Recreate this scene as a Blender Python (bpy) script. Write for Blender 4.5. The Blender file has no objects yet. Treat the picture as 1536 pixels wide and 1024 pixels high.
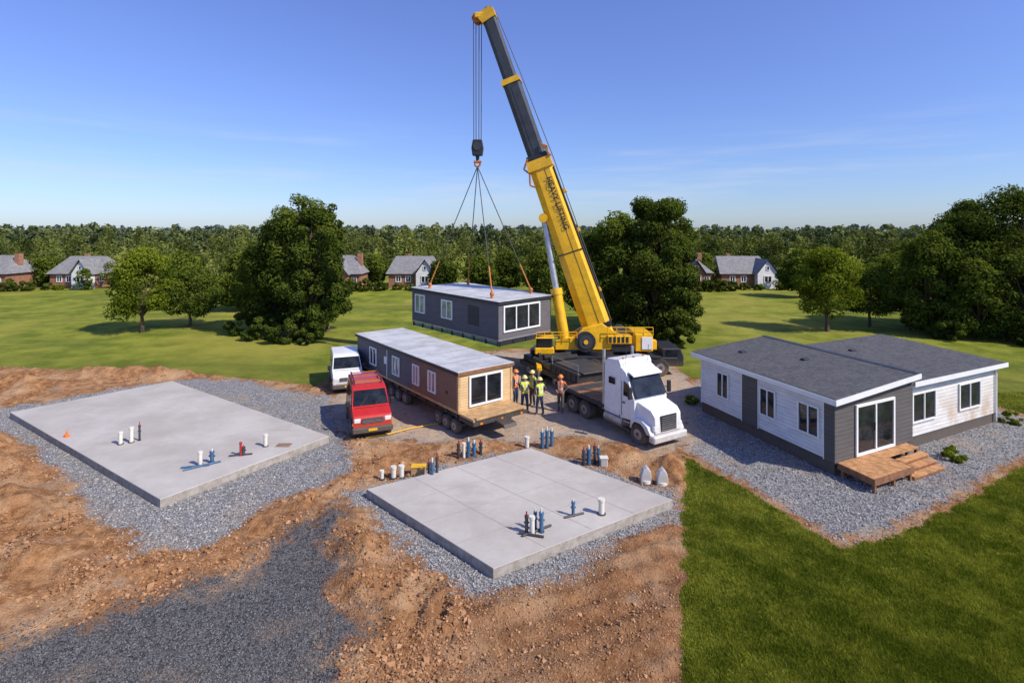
import bpy, bmesh, math, numpy as np
from mathutils import Vector, Matrix
R = math.radians
rng = np.random.default_rng(7)
scene = bpy.context.scene

# ------------------------------------------------------------------ materials
def nodes_of(m):
    m.use_nodes = True
    nt = m.node_tree
    for n in list(nt.nodes): nt.nodes.remove(n)
    return nt
def N(nt, typ, **kw):
    n = nt.nodes.new(typ)
    for k, v in kw.items(): setattr(n, k, v)
    return n
def setin(n, **kw):
    for k, v in kw.items():
        n.inputs[k.replace('_', ' ')].default_value = v
def math_n(nt, op, a, b=None, clamp=False):
    n = N(nt, 'ShaderNodeMath', operation=op); n.use_clamp = clamp
    for i, v in enumerate((a, b)):
        if v is None: continue
        if isinstance(v, (int, float)): n.inputs[i].default_value = v
        else: nt.links.new(v, n.inputs[i])
    return n.outputs[0]
def mixc(nt, f, a, b, mode='MIX'):
    n = N(nt, 'ShaderNodeMix', data_type='RGBA', blend_type=mode)
    for i, v in ((0, f), (6, a), (7, b)):
        if isinstance(v, (int, float)): n.inputs[i].default_value = v
        elif isinstance(v, (tuple, list)): n.inputs[i].default_value = (*v[:3], 1)
        else: nt.links.new(v, n.inputs[i])
    return n.outputs[2]
def noise(nt, vec, scale, detail=4, rough=.55):
    n = N(nt, 'ShaderNodeTexNoise'); setin(n, Scale=scale, Detail=detail, Roughness=rough)
    nt.links.new(vec, n.inputs['Vector']); return n.outputs['Fac']
def mapping(nt, vec, sc, rz=0):
    mp = N(nt, 'ShaderNodeMapping'); mp.inputs['Scale'].default_value = sc; mp.inputs['Rotation'].default_value = (0, 0, rz)
    nt.links.new(vec, mp.inputs[0]); return mp.outputs[0]
def maprange(nt, v, a, b, c=0, d=1):
    n = N(nt, 'ShaderNodeMapRange'); n.interpolation_type = 'SMOOTHSTEP'
    nt.links.new(v, n.inputs[0])
    for i, x in enumerate((a, b, c, d)): n.inputs[i+1].default_value = x
    return n.outputs[0]
def finish(nt, col, rough=.7, metal=0, bump=None, bstr=.3, bdist=.02, spec=.5, coat=0):
    p = N(nt, 'ShaderNodeBsdfPrincipled'); o = N(nt, 'ShaderNodeOutputMaterial')
    if isinstance(col, (tuple, list)): p.inputs['Base Color'].default_value = (*col[:3], 1)
    else: nt.links.new(col, p.inputs['Base Color'])
    if isinstance(rough, (int, float)): p.inputs['Roughness'].default_value = rough
    else: nt.links.new(rough, p.inputs['Roughness'])
    p.inputs['Metallic'].default_value = metal
    p.inputs['Specular IOR Level'].default_value = spec
    p.inputs['Coat Weight'].default_value = coat
    if bump is not None:
        b = N(nt, 'ShaderNodeBump'); b.inputs['Strength'].default_value = bstr
        b.inputs['Distance'].default_value = bdist
        nt.links.new(bump, b.inputs['Height']); nt.links.new(b.outputs[0], p.inputs['Normal'])
    nt.links.new(p.outputs[0], o.inputs[0])
    return p
def mat(name, c, rough=.6, metal=0, var=.18, scale=3, bump=0, bscale=40, spec=.5, coat=0, dirt=0):
    m = bpy.data.materials.new(name); nt = nodes_of(m)
    tc = N(nt, 'ShaderNodeTexCoord').outputs['Object']
    f = maprange(nt, noise(nt, tc, scale, 6, .65), .3, .7)
    col = mixc(nt, f, [x*(1-var) for x in c], [min(1, x*(1+var)) for x in c])
    rg = rough
    if dirt:
        g = N(nt, 'ShaderNodeNewGeometry').outputs['Position']
        s = N(nt, 'ShaderNodeSeparateXYZ'); nt.links.new(g, s.inputs[0])
        low = maprange(nt, math_n(nt, 'ADD', s.outputs[2], math_n(nt, 'MULTIPLY', noise(nt, tc, 5, 5, .7), 1.2)), .7, 1.8, dirt, 0)
        col = mixc(nt, low, col, (.26, .19, .13)); rg = math_n(nt, 'ADD', math_n(nt, 'MULTIPLY', low, .5), rough, True)
    b = noise(nt, tc, bscale, 3) if bump else None
    finish(nt, col, rg, metal, b, bump, .02, spec, coat)
    return m
def siding(name, c, spacing=.16, stain=None):
    m = bpy.data.materials.new(name); nt = nodes_of(m)
    g = N(nt, 'ShaderNodeNewGeometry').outputs['Position']
    s = N(nt, 'ShaderNodeSeparateXYZ'); nt.links.new(g, s.inputs[0])
    fr = math_n(nt, 'FRACT', math_n(nt, 'MULTIPLY', s.outputs[2], 1/spacing))
    f = maprange(nt, noise(nt, mapping(nt, g, (1, 1, 4)), 1.3, 6, .7), .3, .7)
    col = mixc(nt, f, [x*.86 for x in c], [min(1, x*1.1) for x in c])
    if stain:
        st = maprange(nt, noise(nt, g, .7, 4), .45, .62)
        low = maprange(nt, s.outputs[2], 2.2, .6)
        col = mixc(nt, math_n(nt, 'MULTIPLY', math_n(nt, 'MULTIPLY', st, low), .8), col, stain)
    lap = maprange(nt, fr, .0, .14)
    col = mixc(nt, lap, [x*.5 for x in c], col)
    finish(nt, col, .65, 0, math_n(nt, 'SUBTRACT', 1.0, fr), .9, .03)
    return m
def leafmat(name, c1, c2, transl=.25):
    m = bpy.data.materials.new(name); nt = nodes_of(m)
    a = N(nt, 'ShaderNodeAttribute', attribute_name='tint')
    col = mixc(nt, a.outputs['Fac'], c1, c2)
    d = N(nt, 'ShaderNodeBsdfDiffuse'); t = N(nt, 'ShaderNodeBsdfTranslucent')
    nt.links.new(col, d.inputs[0])
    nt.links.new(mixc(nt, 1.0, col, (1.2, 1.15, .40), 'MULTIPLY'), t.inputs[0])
    x = N(nt, 'ShaderNodeMixShader'); x.inputs[0].default_value = transl
    nt.links.new(d.outputs[0], x.inputs[1]); nt.links.new(t.outputs[0], x.inputs[2])
    o = N(nt, 'ShaderNodeOutputMaterial'); nt.links.new(x.outputs[0], o.inputs[0])
    return m

M = {}
M['white'] = mat('white_paint', (.80, .80, .80), .35, var=.05, coat=.2, dirt=.6)
M['trim'] = mat('white_trim', (.8, .8, .78), .5, var=.04)
M['yellow'] = mat('crane_yellow', (.84, .46, .008), .4, var=.14, scale=2, coat=.2)
M['black'] = mat('black_steel', (.022, .023, .026), .5, var=.3, scale=5, dirt=.45)
M['boomgrey'] = mat('boom_grey', (.045, .048, .054), .45, var=.25, scale=2)
M['rubber'] = mat('rubber', (.025, .024, .023), .85, var=.3, bump=.3, dirt=.55)
M['steel'] = mat('steel', (.5, .5, .5), .35, .7)
M['hub'] = mat('wheel_hub', (.35, .35, .36), .4, .5)
M['red'] = mat('red_paint', (.52, .02, .012), .3, var=.08, coat=.4, dirt=.4)
M['glass'] = mat('window_glass', (.018, .022, .026), .05, var=.6, scale=1.5, spec=.42)
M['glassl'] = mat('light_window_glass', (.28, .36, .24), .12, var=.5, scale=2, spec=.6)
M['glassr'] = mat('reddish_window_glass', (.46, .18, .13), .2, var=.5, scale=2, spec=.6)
M['lamp'] = mat('headlamp_glass', (.75, .75, .72), .1, var=.1)
M['amber'] = mat('amber_lens', (.8, .25, .02), .25)
M['rope'] = mat('steel_rope', (.06, .055, .05), .6)
M['orange'] = mat('orange_chain', (.45, .16, .03), .6)
M['roofmem'] = mat('roof_membrane', (.52, .52, .51), .6, var=.2, scale=.9)
M['wood'] = mat('deck_wood', (.50, .255, .105), .6, var=.38, scale=4, bump=.3)
M['woodd'] = mat('dark_wood', (.24, .11, .05), .7, var=.3, scale=4)
M['ply'] = mat('plywood', (.52, .33, .15), .7, var=.25, scale=3)
M['skirt'] = mat('foundation_skirt', (.035, .037, .042), .7, var=.2, bump=.2, dirt=.35)
M['teal'] = mat('floor_frame', (.06, .2, .17), .4, var=.3)
M['sid_dark'] = siding('charcoal_siding', (.095, .085, .08))
M['sid_mod'] = siding('module_charcoal_siding', (.12, .11, .112), .14)
M['sid_brown'] = siding('brown_siding', (.25, .125, .065), .14)
M['sid_tan'] = siding('tan_siding', (.62, .42, .20), .12)
M['sid_white'] = siding('white_siding', (.74, .735, .73), .15)
M['sid_stain'] = siding('weathered_siding', (.68, .66, .63), .15, stain=(.46, .31, .18))
M['brick'] = mat('brick', (.32, .15, .09), .8, var=.35, scale=4)
M['hroof'] = mat('house_roof', (.22, .215, .21), .85, var=.2, scale=2)
M['pvc'] = mat('pvc_pipe', (.72, .68, .58), .45, var=.06)
M['blue'] = mat('blue_pipe', (.05, .13, .24), .5, var=.25)
M['dpipe'] = mat('dark_pipe', (.05, .05, .06), .5, var=.3)
M['redp'] = mat('red_fitting', (.4, .03, .02), .5)
M['bark'] = mat('bark', (.095, .066, .045), .9, var=.4, scale=6, bump=.5)
M['skin'] = mat('skin', (.5, .28, .19), .55, var=.08)
M['hiviz'] = mat('hiviz_vest', (.55, .62, .04), .7, var=.1)
M['hivizo'] = mat('orange_vest', (.85, .17, .02), .7, var=.1)
M['stripe'] = mat('reflective_tape', (.7, .7, .68), .4)
M['navy'] = mat('navy_cloth', (.03, .045, .09), .8, var=.2)
M['khaki'] = mat('khaki_cloth', (.09, .08, .07), .8, var=.2)
M['helmw'] = mat('white_helmet', (.8, .75, .3), .3)
M['helmo'] = mat('orange_helmet', (.85, .25, .03), .3)
M['hair'] = mat('hair', (.04, .025, .015), .8)
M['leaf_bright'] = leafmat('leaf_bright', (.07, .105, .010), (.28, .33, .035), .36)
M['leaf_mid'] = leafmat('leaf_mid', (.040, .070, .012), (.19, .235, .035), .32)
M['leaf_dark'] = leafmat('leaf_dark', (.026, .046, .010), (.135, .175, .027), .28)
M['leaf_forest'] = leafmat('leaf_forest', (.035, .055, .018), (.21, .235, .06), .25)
M['leaf_belt_haze'] = leafmat('leaf_belt_haze', (.06, .085, .045), (.20, .23, .09), .2)  # aerial haze painted into the leaf colour: lighter, bluish green
M['leaf_far_haze'] = leafmat('leaf_far_haze', (.09, .13, .13), (.15, .19, .17), .15)  # distance haze put into the foliage colour, bluer than the belt
M['grassblade'] = leafmat('grass_blade', (.095, .135, .012), (.33, .345, .05), .38)

# shingles
m = bpy.data.materials.new('shingles'); nt = nodes_of(m)
tc = N(nt, 'ShaderNodeTexCoord').outputs['Object']
mp = mapping(nt, tc, (1, 1, 1), R(-25))
br = N(nt, 'ShaderNodeTexBrick'); setin(br, Scale=2.6); br.inputs['Mortar Size'].default_value = .035
br.inputs['Color1'].default_value = (.058, .058, .062, 1); br.inputs['Color2'].default_value = (.135, .134, .138, 1); br.inputs['Mortar'].default_value = (.022, .022, .024, 1)
br.inputs['Brick Width'].default_value = .6; br.inputs['Row Height'].default_value = .42
nt.links.new(mp, br.inputs['Vector'])
f = noise(nt, tc, 30, 3, .7); f2 = noise(nt, tc, 1.1, 5, .7)
col = mixc(nt, .45, br.outputs['Color'], mixc(nt, maprange(nt, f, .38, .62), (.035, .035, .038), (.19, .188, .19)))
col = mixc(nt, math_n(nt, 'MULTIPLY', maprange(nt, f2, .4, .7), .35), col, (.14, .135, .13))
finish(nt, col, .9, 0, f, .6, .03, spec=.25); M['shingle'] = m

# concrete
m = bpy.data.materials.new('concrete'); nt = nodes_of(m)
g = N(nt, 'ShaderNodeNewGeometry').outputs['Position']
a = maprange(nt, noise(nt, g, .35, 6, .65), .3, .7); b = maprange(nt, noise(nt, g, 5, 6, .7), .3, .7)
col = mixc(nt, a, (.42, .38, .33), (.56, .52, .465)); col = mixc(nt, math_n(nt, 'MULTIPLY', b, .3), col, (.42, .375, .315))
st = maprange(nt, noise(nt, mapping(nt, g, (.5, 1.6, 1), .6), 1.0, 4, .6), .56, .75)
col = mixc(nt, math_n(nt, 'MULTIPLY', st, .35), col, (.36, .30, .22))
finish(nt, col, .75, 0, noise(nt, g, 35, 4), .12, .01, spec=.3); M['concrete'] = m
m = bpy.data.materials.new('concrete_edge'); nt = nodes_of(m)
g = N(nt, 'ShaderNodeNewGeometry').outputs['Position']
b = maprange(nt, noise(nt, g, 4, 6, .7), .3, .7)
finish(nt, mixc(nt, b, (.27, .23, .18), (.44, .40, .35)), .85, 0, noise(nt, g, 30, 4), .4, .02); M['cedge'] = m
def stonemat(name, c1, c2):
    m = bpy.data.materials.new(name); nt = nodes_of(m)
    a = N(nt, 'ShaderNodeAttribute', attribute_name='tint')
    finish(nt, mixc(nt, a.outputs['Fac'], c1, c2), .85, spec=.3); return m
M['stone'] = stonemat('crushed_stone', (.11, .108, .11), (.48, .465, .44))
M['stoned'] = stonemat('dark_stone', (.04, .041, .045), (.21, .205, .20))
M['clod'] = stonemat('soil_clod', (.21, .095, .035), (.52, .29, .145))

# ------------------------------------------------------------------ numpy noise / masks
def vn(x, y, s):
    xi = np.floor(x); yi = np.floor(y); fx = x-xi; fy = y-yi
    fx = fx*fx*(3-2*fx); fy = fy*fy*(3-2*fy)
    h = lambda i, j: np.modf(np.abs(np.sin(i*127.1+j*311.7+s*74.7)*43758.5453))[0]
    return (h(xi, yi)*(1-fx)+h(xi+1, yi)*fx)*(1-fy)+(h(xi, yi+1)*(1-fx)+h(xi+1, yi+1)*fx)*fy
def fbm(x, y, s, o=4):
    v = 0; a = .5; t = 0
    for i in range(o):
        v = v+a*vn(x*2**i, y*2**i, s+i*3.3); t += a; a *= .5
    return v/t
def ridged(x, y, s, o=4):
    v = 0; a = .5; t = 0
    for i in range(o):
        v = v+a*(1-np.abs(2*vn(x*2**i, y*2**i, s+i*5.1)-1)); t += a; a *= .55
    return v/t
def sdf(P, x, y):
    P = np.array(P, float); n = len(P)
    d = np.full(x.shape, 1e18); ins = np.zeros(x.shape, bool)
    for i in range(n):
        a = P[i]; b = P[(i+1) % n]; e = b-a
        wx = x-a[0]; wy = y-a[1]
        t = np.clip((wx*e[0]+wy*e[1])/(e@e), 0, 1)
        d = np.minimum(d, (wx-e[0]*t)**2+(wy-e[1]*t)**2)
        if e[1] != 0:
            c = ((a[1] > y) != (b[1] > y)) & (x < (b[0]-a[0])*(y-a[1])/e[1]+a[0])
            ins ^= c
    d = np.sqrt(d); return np.where(ins, -d, d)

SLAB1 = [(-24.05, 25.87), (-11.4, 17.5), (-7.75, 22.9), (-19.68, 31.25)]
SLAB2 = [(-4.9, 18.2), (-.48, 13.93), (5.2, 17.5), (.72, 21.67)]
ZONE = [(-60, 37), (-34, 35.6), (-28.6, 34.8), (-22, 34.3), (-14.7, 32.4), (-11.3, 31.2), (-10.8, 37), (0, 41), (10.6, 41), (10.9, 33), (9.2, 28.6), (6.95, 21.8), (3.18, 10), (2.5, 4), (-60, 4)]
GRAV3 = [(6.95, 21.8), (8.35, 18.7), (8.85, 16.95), (9.46, 15.5), (11.1, 16.0), (14.1, 17.6), (20.0, 21.1), (25.5, 24.6), (22.5, 33.5), (11, 32.5), (9.0, 30)]
GRAV1 = [(-27, 26.2), (-24.7, 25.4), (-19.9, 22.2), (-15.1, 18.6), (-12.1, 16.5), (-10.3, 15.0), (-8.57, 15.6), (-8.0, 17.6), (-6.3, 19.9), (-7.6, 24), (-9.6, 29.0), (-14.5, 31.6), (-18.9, 32.8), (-21, 31.8)]
RING2 = [(-5.9, 18.4), (-2.8, 15.1), (-.5, 13.1), (1.7, 14.3), (4.6, 16.3), (5.5, 17.2), (5.8, 18.2), (.75, 22.5)]
YARD = [(-10.2, 36), (-9.2, 28), (-7.6, 23.8), (-4, 22.9), (0, 23.2), (3, 23.4), (6, 21.9), (7.4, 22.6), (10.8, 32), (10, 38), (0, 40)]
DARK = [(-14, 8), (-14, 11.6), (-11.2, 11.9), (-9.8, 12.2), (-8.7, 13.1), (-7.3, 13.9), (-6.7, 15.5), (-5.7, 17.4), (-3.4, 10.7), (-2.5, 8)]
STRIP3 = 0.0
def masks(x, y):
    wx = x+(fbm(x*.9, y*.9, 1)-.5)*1.5; wy = y+(fbm(x*.9, y*.9, 9)-.5)*1.5
    lx = x+(fbm(x*2, y*2, 1)-.5)*.45; ly = y+(fbm(x*2, y*2, 9)-.5)*.45
    grass = np.clip(.5+np.minimum(sdf(ZONE, lx, ly), sdf(GRAV3, lx, ly)-.2)/.7, 0, 1)
    gr = np.minimum(np.minimum(sdf(GRAV1, wx, wy), sdf(RING2, wx, wy)), np.minimum(sdf(GRAV3, lx, ly)+.25, sdf(YARD, wx, wy)))
    gravel = np.clip(.5-gr/1.3, 0, 1)
    dark = np.clip(.5-sdf(DARK, wx, wy)/1.8, 0, 1)
    tan = np.clip(.5-sdf(YARD, wx, wy)/1.5, 0, 1)
    return grass, gravel, dark, tan
MOUNDS = [(-28, 31.2, .55, 2.2, .8), (-24.5, 33.6, .5, 3, .6), (-20.7, 33.6, .35, 2, .5), (-21.8, 22.0, .65, 1.3, 1.2), (-19, 19.4, .75, 1.4, 1.5), (-16.5, 17.5, .5, 1.3, .9),
          (-13.1, 15, .35, 1.0, .8), (-10.6, 14.1, .2, .9, .6), (-13.6, 13.2, .3, 1, .7), (-8.2, 13.3, .15, .8, .5), (-7, 15.3, .12, .5, .5),
          (-6.5, 20.9, .35, .9, .5), (-4.6, 20.8, .22, .8, .4), (-5.3, 16.6, .38, .7, .8), (-4.3, 15.2, .35, .7, .7), (-3.9, 13.7, .3, .8, .6), (-2.8, 12.9, .18, .6, .4), (-5.0, 12.6, .2, .8, .6),
          (4.4, 21.3, .28, 1.0, .4), (6.0, 20.4, .38, .6, .6), (2.2, 22.6, .16, 1, .3), (-1.3, 22.6, .15, 1.2, .3), (6.1, 19, .2, .4, .5)]
def gz(x, y, mk=None):
    x = np.asarray(x, float); y = np.asarray(y, float)
    grass, gravel, dark, tan = mk if mk else masks(x, y)
    soft = np.clip(1-grass*1.6, 0, 1)
    dirt = soft*(1-np.clip(gravel*1.2, 0, 1))*(1-dark*.85)
    fade = np.clip((45-y)/5, 0, 1)
    mo = 0
    for mx, my, h, sx, sy in MOUNDS:
        mo = mo+h*np.exp(-((x-mx)/sx)**2-((y-my)/sy)**2)
    mo = mo*(.45+1.1*fbm(x*1.6, y*1.6, 5))
    left = np.clip((1.5-x)/3, .25, 1)
    rg = np.clip((fbm(x*.45, y*.45, 21)-.36)*4, .15, 1)*left
    z = dirt*fade*(mo*1.0+(fbm(x*1.1, y*1.1, 3, 5)-.5)*.26+rg*((ridged(x*1.8, y*1.8, 4, 5)-.5)*.36+(ridged(x*6, y*6, 14, 3)-.5)*.10))
    z = z+soft*fade*(1-dirt)*(mo*.35+(fbm(x*2.2, y*2.2, 8, 4)-.5)*.08)
    t = -.37*x+.93*y
    trk = np.clip((x+2.5)/1.5, 0, 1)*np.clip((16.2-y+.25*x)/2, 0, 1)*dirt
    z = z+trk*(.034*np.sin(t*9+fbm(x, y, 2)*2)*(.4+fbm(x*3, y*3, 7))+.06*np.sin(t*2.6+1))
    sd = np.minimum(sdf(SLAB1, x, y), sdf(SLAB2, x, y))
    z = np.where(sd < .15, np.minimum(z, .02), z)
    z = z*np.clip((sd+.05)/.6+.15, 0, 1)
    return z+grass*fade*(fbm(x*.5, y*.5, 6)-.5)*.05
def lawn_tint(x, y):
    s = .5+.5*np.sin((x*.80+y*.6)*2*math.pi/2.1+.4+3*fbm(x*.2, y*.2, 15))
    s = 1/(1+np.exp(-(s-.5)*6))
    return np.clip(.10+.36*s+.9*(fbm(x*.45, y*.45, 12)-.5)+1.2*(fbm(x*2.6, y*2.6, 13)-.5)+.6*(fbm(x*9, y*9, 19, 2)-.5)+.15, 0, 1)

def mesh_np(name, V, F, mats, tint=None, colors=None, smooth=False, midx=None, link=True):
    V = np.asarray(V, np.float32); F = np.asarray(F, np.int32)
    me = bpy.data.meshes.new(name); k = F.shape[1]
    me.vertices.add(len(V)); me.vertices.foreach_set('co', V.ravel())
    me.loops.add(F.size); me.loops.foreach_set('vertex_index', F.ravel())
    me.polygons.add(len(F)); me.polygons.foreach_set('loop_start', np.arange(0, F.size, k, dtype=np.int32))
    if midx is not None: me.polygons.foreach_set('material_index', np.asarray(midx, np.int32))
    me.polygons.foreach_set('use_smooth', np.full(len(F), smooth))
    me.update(calc_edges=True)
    for mm in mats: me.materials.append(mm)
    if tint is not None:
        at = me.attributes.new('tint', 'FLOAT', 'POINT'); at.data.foreach_set('value', np.asarray(tint, np.float32))
    if colors is not None:
        for cn, c in colors.items():
            at = me.color_attributes.new(cn, 'FLOAT_COLOR', 'POINT'); at.data.foreach_set('color', np.asarray(c, np.float32).ravel())
    ob = bpy.data.objects.new(name, me)
    if link: scene.collection.objects.link(ob)
    return ob

# ------------------------------------------------------------------ ground
def grow(s, d, end, k=1.09):
    o = []; x = s
    while x < end:
        d *= k; x += d; o.append(x)
    return o
xf = list(np.arange(-33, -12, .13))+list(np.arange(-12, 7, .075))+list(np.arange(7, 33, .14)); xr = grow(33, .13, 3000); xl = [-v for v in xr][::-1]
xs = np.array(xl+xf+xr)
ys = np.array([-60, -20, 0, 4, 7, 8.5]+list(np.arange(9.4, 18, .075))+list(np.arange(18, 25, .11))+list(np.arange(25, 40, .2))+grow(40, .2, 4000, 1.08))
X, Y = np.meshgrid(xs, ys); x = X.ravel(); y = Y.ravel()
mk = masks(x, y); z = gz(x, y, mk)
nx, ny = len(xs), len(ys)
ii = (np.arange(ny-1)[:, None]*nx+np.arange(nx-1)[None]).ravel()
F = np.stack([ii, ii+1, ii+1+nx, ii+nx], 1)
lt = lawn_tint(x, y)
near = np.clip((40-y)/14, 0, 1)
mat_g = bpy.data.materials.new('terrain'); nt = nodes_of(mat_g)
g = N(nt, 'ShaderNodeNewGeometry').outputs['Position']
A = N(nt, 'ShaderNodeAttribute', attribute_name='m1'); B = N(nt, 'ShaderNodeAttribute', attribute_name='m2')
sa = N(nt, 'ShaderNodeSeparateColor'); nt.links.new(A.outputs['Color'], sa.inputs[0])
sb = N(nt, 'ShaderNodeSeparateColor'); nt.links.new(B.outputs['Color'], sb.inputs[0])
n1 = noise(nt, g, 3.0, 8, .65); n2 = noise(nt, g, .6, 5); n3 = noise(nt, g, 14, 5, .7); n4 = noise(nt, g, .06, 5, .6)
def edge(m, w=.12, amp=.9):
    s = math_n(nt, 'ADD', math_n(nt, 'SUBTRACT', m, .5), math_n(nt, 'MULTIPLY', math_n(nt, 'SUBTRACT', n1, .5), amp))
    return maprange(nt, s, -w, w)
dirt = mixc(nt, maprange(nt, n1, .32, .68), (.205, .09, .034), (.46, .245, .11))
dirt = mixc(nt, maprange(nt, n2, .45, .68), dirt, (.49, .31, .17))
dirt = mixc(nt, math_n(nt, 'MULTIPLY', maprange(nt, n3, .48, .75), .65), dirt, (.13, .058, .024))
dirt = mixc(nt, sb.outputs[1], dirt, mixc(nt, .6, (.17, .085, .042), dirt))
dirt = mixc(nt, math_n(nt, 'MULTIPLY', maprange(nt, noise(nt, mapping(nt, g, (.7, .7, .7), 1), 1, 6, .7), .58, .70), .55), dirt, (.25, .215, .18))
vo = N(nt, 'ShaderNodeTexVoronoi'); setin(vo, Scale=18); nt.links.new(g, vo.inputs['Vector'])
vs = N(nt, 'ShaderNodeSeparateColor'); nt.links.new(vo.outputs['Color'], vs.inputs[0])
grav = mixc(nt, vs.outputs[0], (.12, .118, .12), (.40, .39, .37))
grav = mixc(nt, maprange(nt, n2, .5, .72), grav, mixc(nt, .5, grav, (.38, .27, .17)))
grav = mixc(nt, A.outputs['Alpha'], grav, mixc(nt, maprange(nt, n1, .25, .55), grav, (.50, .37, .255)))
dk = mixc(nt, vs.outputs[1], (.038, .038, .042), (.17, .165, .16))
dk = mixc(nt, maprange(nt, n2, .52, .72), dk, (.25, .18, .125))
gf = mixc(nt, maprange(nt, noise(nt, g, .35, 8, .7), .35, .65), (.125, .16, .014), (.29, .305, .04))
gf = mixc(nt, math_n(nt, 'MULTIPLY', maprange(nt, n4, .46, .62), .6), gf, (.35, .31, .06))
gf = mixc(nt, math_n(nt, 'MULTIPLY', maprange(nt, noise(nt, mapping(nt, g, (.03, .16, 1), .12), 1, 5, .6), .5, .66), .6), gf, (.10, .135, .018))
gn = mixc(nt, sb.outputs[0], (.060, .085, .010), (.21, .225, .034))
gn = mixc(nt, math_n(nt, 'MULTIPLY', n3, .5), gn, (.075, .08, .016))
gcol = mixc(nt, sb.outputs[2], gf, gn)
col = mixc(nt, edge(sa.outputs[1], .18, 1.4), dirt, grav)
col = mixc(nt, edge(sa.outputs[2], .22, 1.6), col, dk)
col = mixc(nt, edge(sa.outputs[0], .10, .7), col, gcol)
hb = math_n(nt, 'ADD', math_n(nt, 'MULTIPLY', vo.outputs['Distance'], -.5), n3)
finish(nt, col, .95, 0, hb, .8, .06, spec=.12)
ones = np.ones_like(x)
rr = np.clip((x+3)/2, 0, 1)*np.clip((17-y)/3, 0, 1)
mesh_np('ground', np.stack([x, y, z], 1), F, [mat_g], smooth=True,
        colors={'m1': np.stack([mk[0], mk[1], mk[2], mk[3]], 1), 'm2': np.stack([lt, rr, near, ones], 1)})

# scattered stones / clods
PROTO = np.array([(1, 0, 0), (-1, 0, 0), (0, 1, 0), (0, -1, 0), (0, 0, 1), (0, 0, -1)], float)
PF = np.array([(0, 2, 4), (2, 1, 4), (1, 3, 4), (3, 0, 4), (2, 0, 5), (1, 2, 5), (3, 1, 5), (0, 3, 5)])
def quatmats(n):
    q = rng.normal(size=(n, 4)); q /= np.linalg.norm(q, axis=1)[:, None]
    w, a, b, c = q.T
    return np.stack([1-2*(b*b+c*c), 2*(a*b-c*w), 2*(a*c+b*w), 2*(a*b+c*w), 1-2*(a*a+c*c), 2*(b*c-a*w), 2*(a*c-b*w), 2*(b*c+a*w), 1-2*(a*a+b*b)], 1).reshape(n, 3, 3)
def rocks(name, px, py, size, m):
    n = len(px); pz = gz(px, py)
    V = PROTO[None]*(1+rng.uniform(-.35, .35, (n, 6, 3)))*rng.uniform(.6, 1.1, (n, 1, 3))*size[:, None, None]
    V = np.einsum('nij,nkj->nki', quatmats(n), V); V[:, :, 2] *= .75
    V += np.stack([px, py, pz+size*.25], 1)[:, None]
    F = (PF[None]+np.arange(n)[:, None, None]*6).reshape(-1, 3)
    mesh_np(name, V.reshape(-1, 3), F, [m], tint=np.repeat(rng.uniform(0, 1, n), 6))
def sample(n, y0=10, y1=30, x_over=.98):
    u = rng.uniform(1/y1, 1/y0, n); yy = 1/u; xx = rng.uniform(-x_over, x_over, n)*yy
    return xx, yy
def offslab(px, py): return np.minimum(sdf(SLAB1, px, py), sdf(SLAB2, px, py)) > .06
px, py = sample(170000, 10, 31); mm = masks(px, py)
k = (mm[1] > .55+.9*(rng.random(len(px))-.5)) & (mm[0] < .4) & offslab(px, py) & ((mm[3] < .5) | (rng.random(len(px)) < .12))
px_, py_ = px[k][:42000], py[k][:42000]
rocks('gravel', px_, py_, rng.uniform(.016, .040, len(px_))*(1+.5*(rng.random(len(px_)) > .9)), M['stone'])
k = (mm[2] > .5+.9*(rng.random(len(px))-.5)) & (mm[0] < .3) & (mm[1] < .6)
px_, py_ = px[k][:24000], py[k][:24000]
rocks('dark_gravel', px_, py_, rng.uniform(.012, .03, len(px_)), M['stoned'])
px, py = sample(110000, 10, 36); mm = masks(px, py)
rough = fbm(px*.8, py*.8, 31)
k = (mm[1] < .45) & (mm[2] < .5) & (mm[0] < .45) & offslab(px, py) & (rough > .38+.25*rng.random(len(px)))
px_, py_ = px[k][:28000], py[k][:28000]
sz = .012+.055*rng.random(len(px_))**3+.07*(rng.random(len(px_)) > .985)
sz = np.where(px_ > -1, sz*.6, sz)
rocks('soil_clods', px_, py_, sz, M['clod'])

# grass blades
px, py = sample(1000000, 10.2, 30); k = (px > 2.5)
px, py = px[k], py[k]; mm = masks(px, py); k = mm[0] > .52+.25*(rng.random(len(px))-.5)
px, py = px[k][:300000], py[k][:300000]; n = len(px)
h = rng.uniform(.03, .075, n)*(.7+.6*fbm(px*2, py*2, 44)); an = rng.uniform(0, 2*math.pi, n); w = .006+.0009*py*rng.uniform(.5, 1.1, n)
pz = gz(px, py)-.005; ld = rng.uniform(0, 2*math.pi, n); ll = h*rng.uniform(.1, 1.1, n)
V = np.stack([np.stack([px-np.cos(an)*w, py-np.sin(an)*w, pz], 1), np.stack([px+np.cos(an)*w, py+np.sin(an)*w, pz], 1),
              np.stack([px+np.cos(ld)*ll, py+np.sin(ld)*ll, pz+h], 1)], 1).reshape(-1, 3)
tt = np.clip(lawn_tint(px, py)*.85+rng.normal(0, .18, n)+.04, 0, 1)
mesh_np('lawn_grass', V, np.arange(3*n).reshape(-1, 3), [M['grassblade']], tint=np.repeat(tt, 3))

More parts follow.
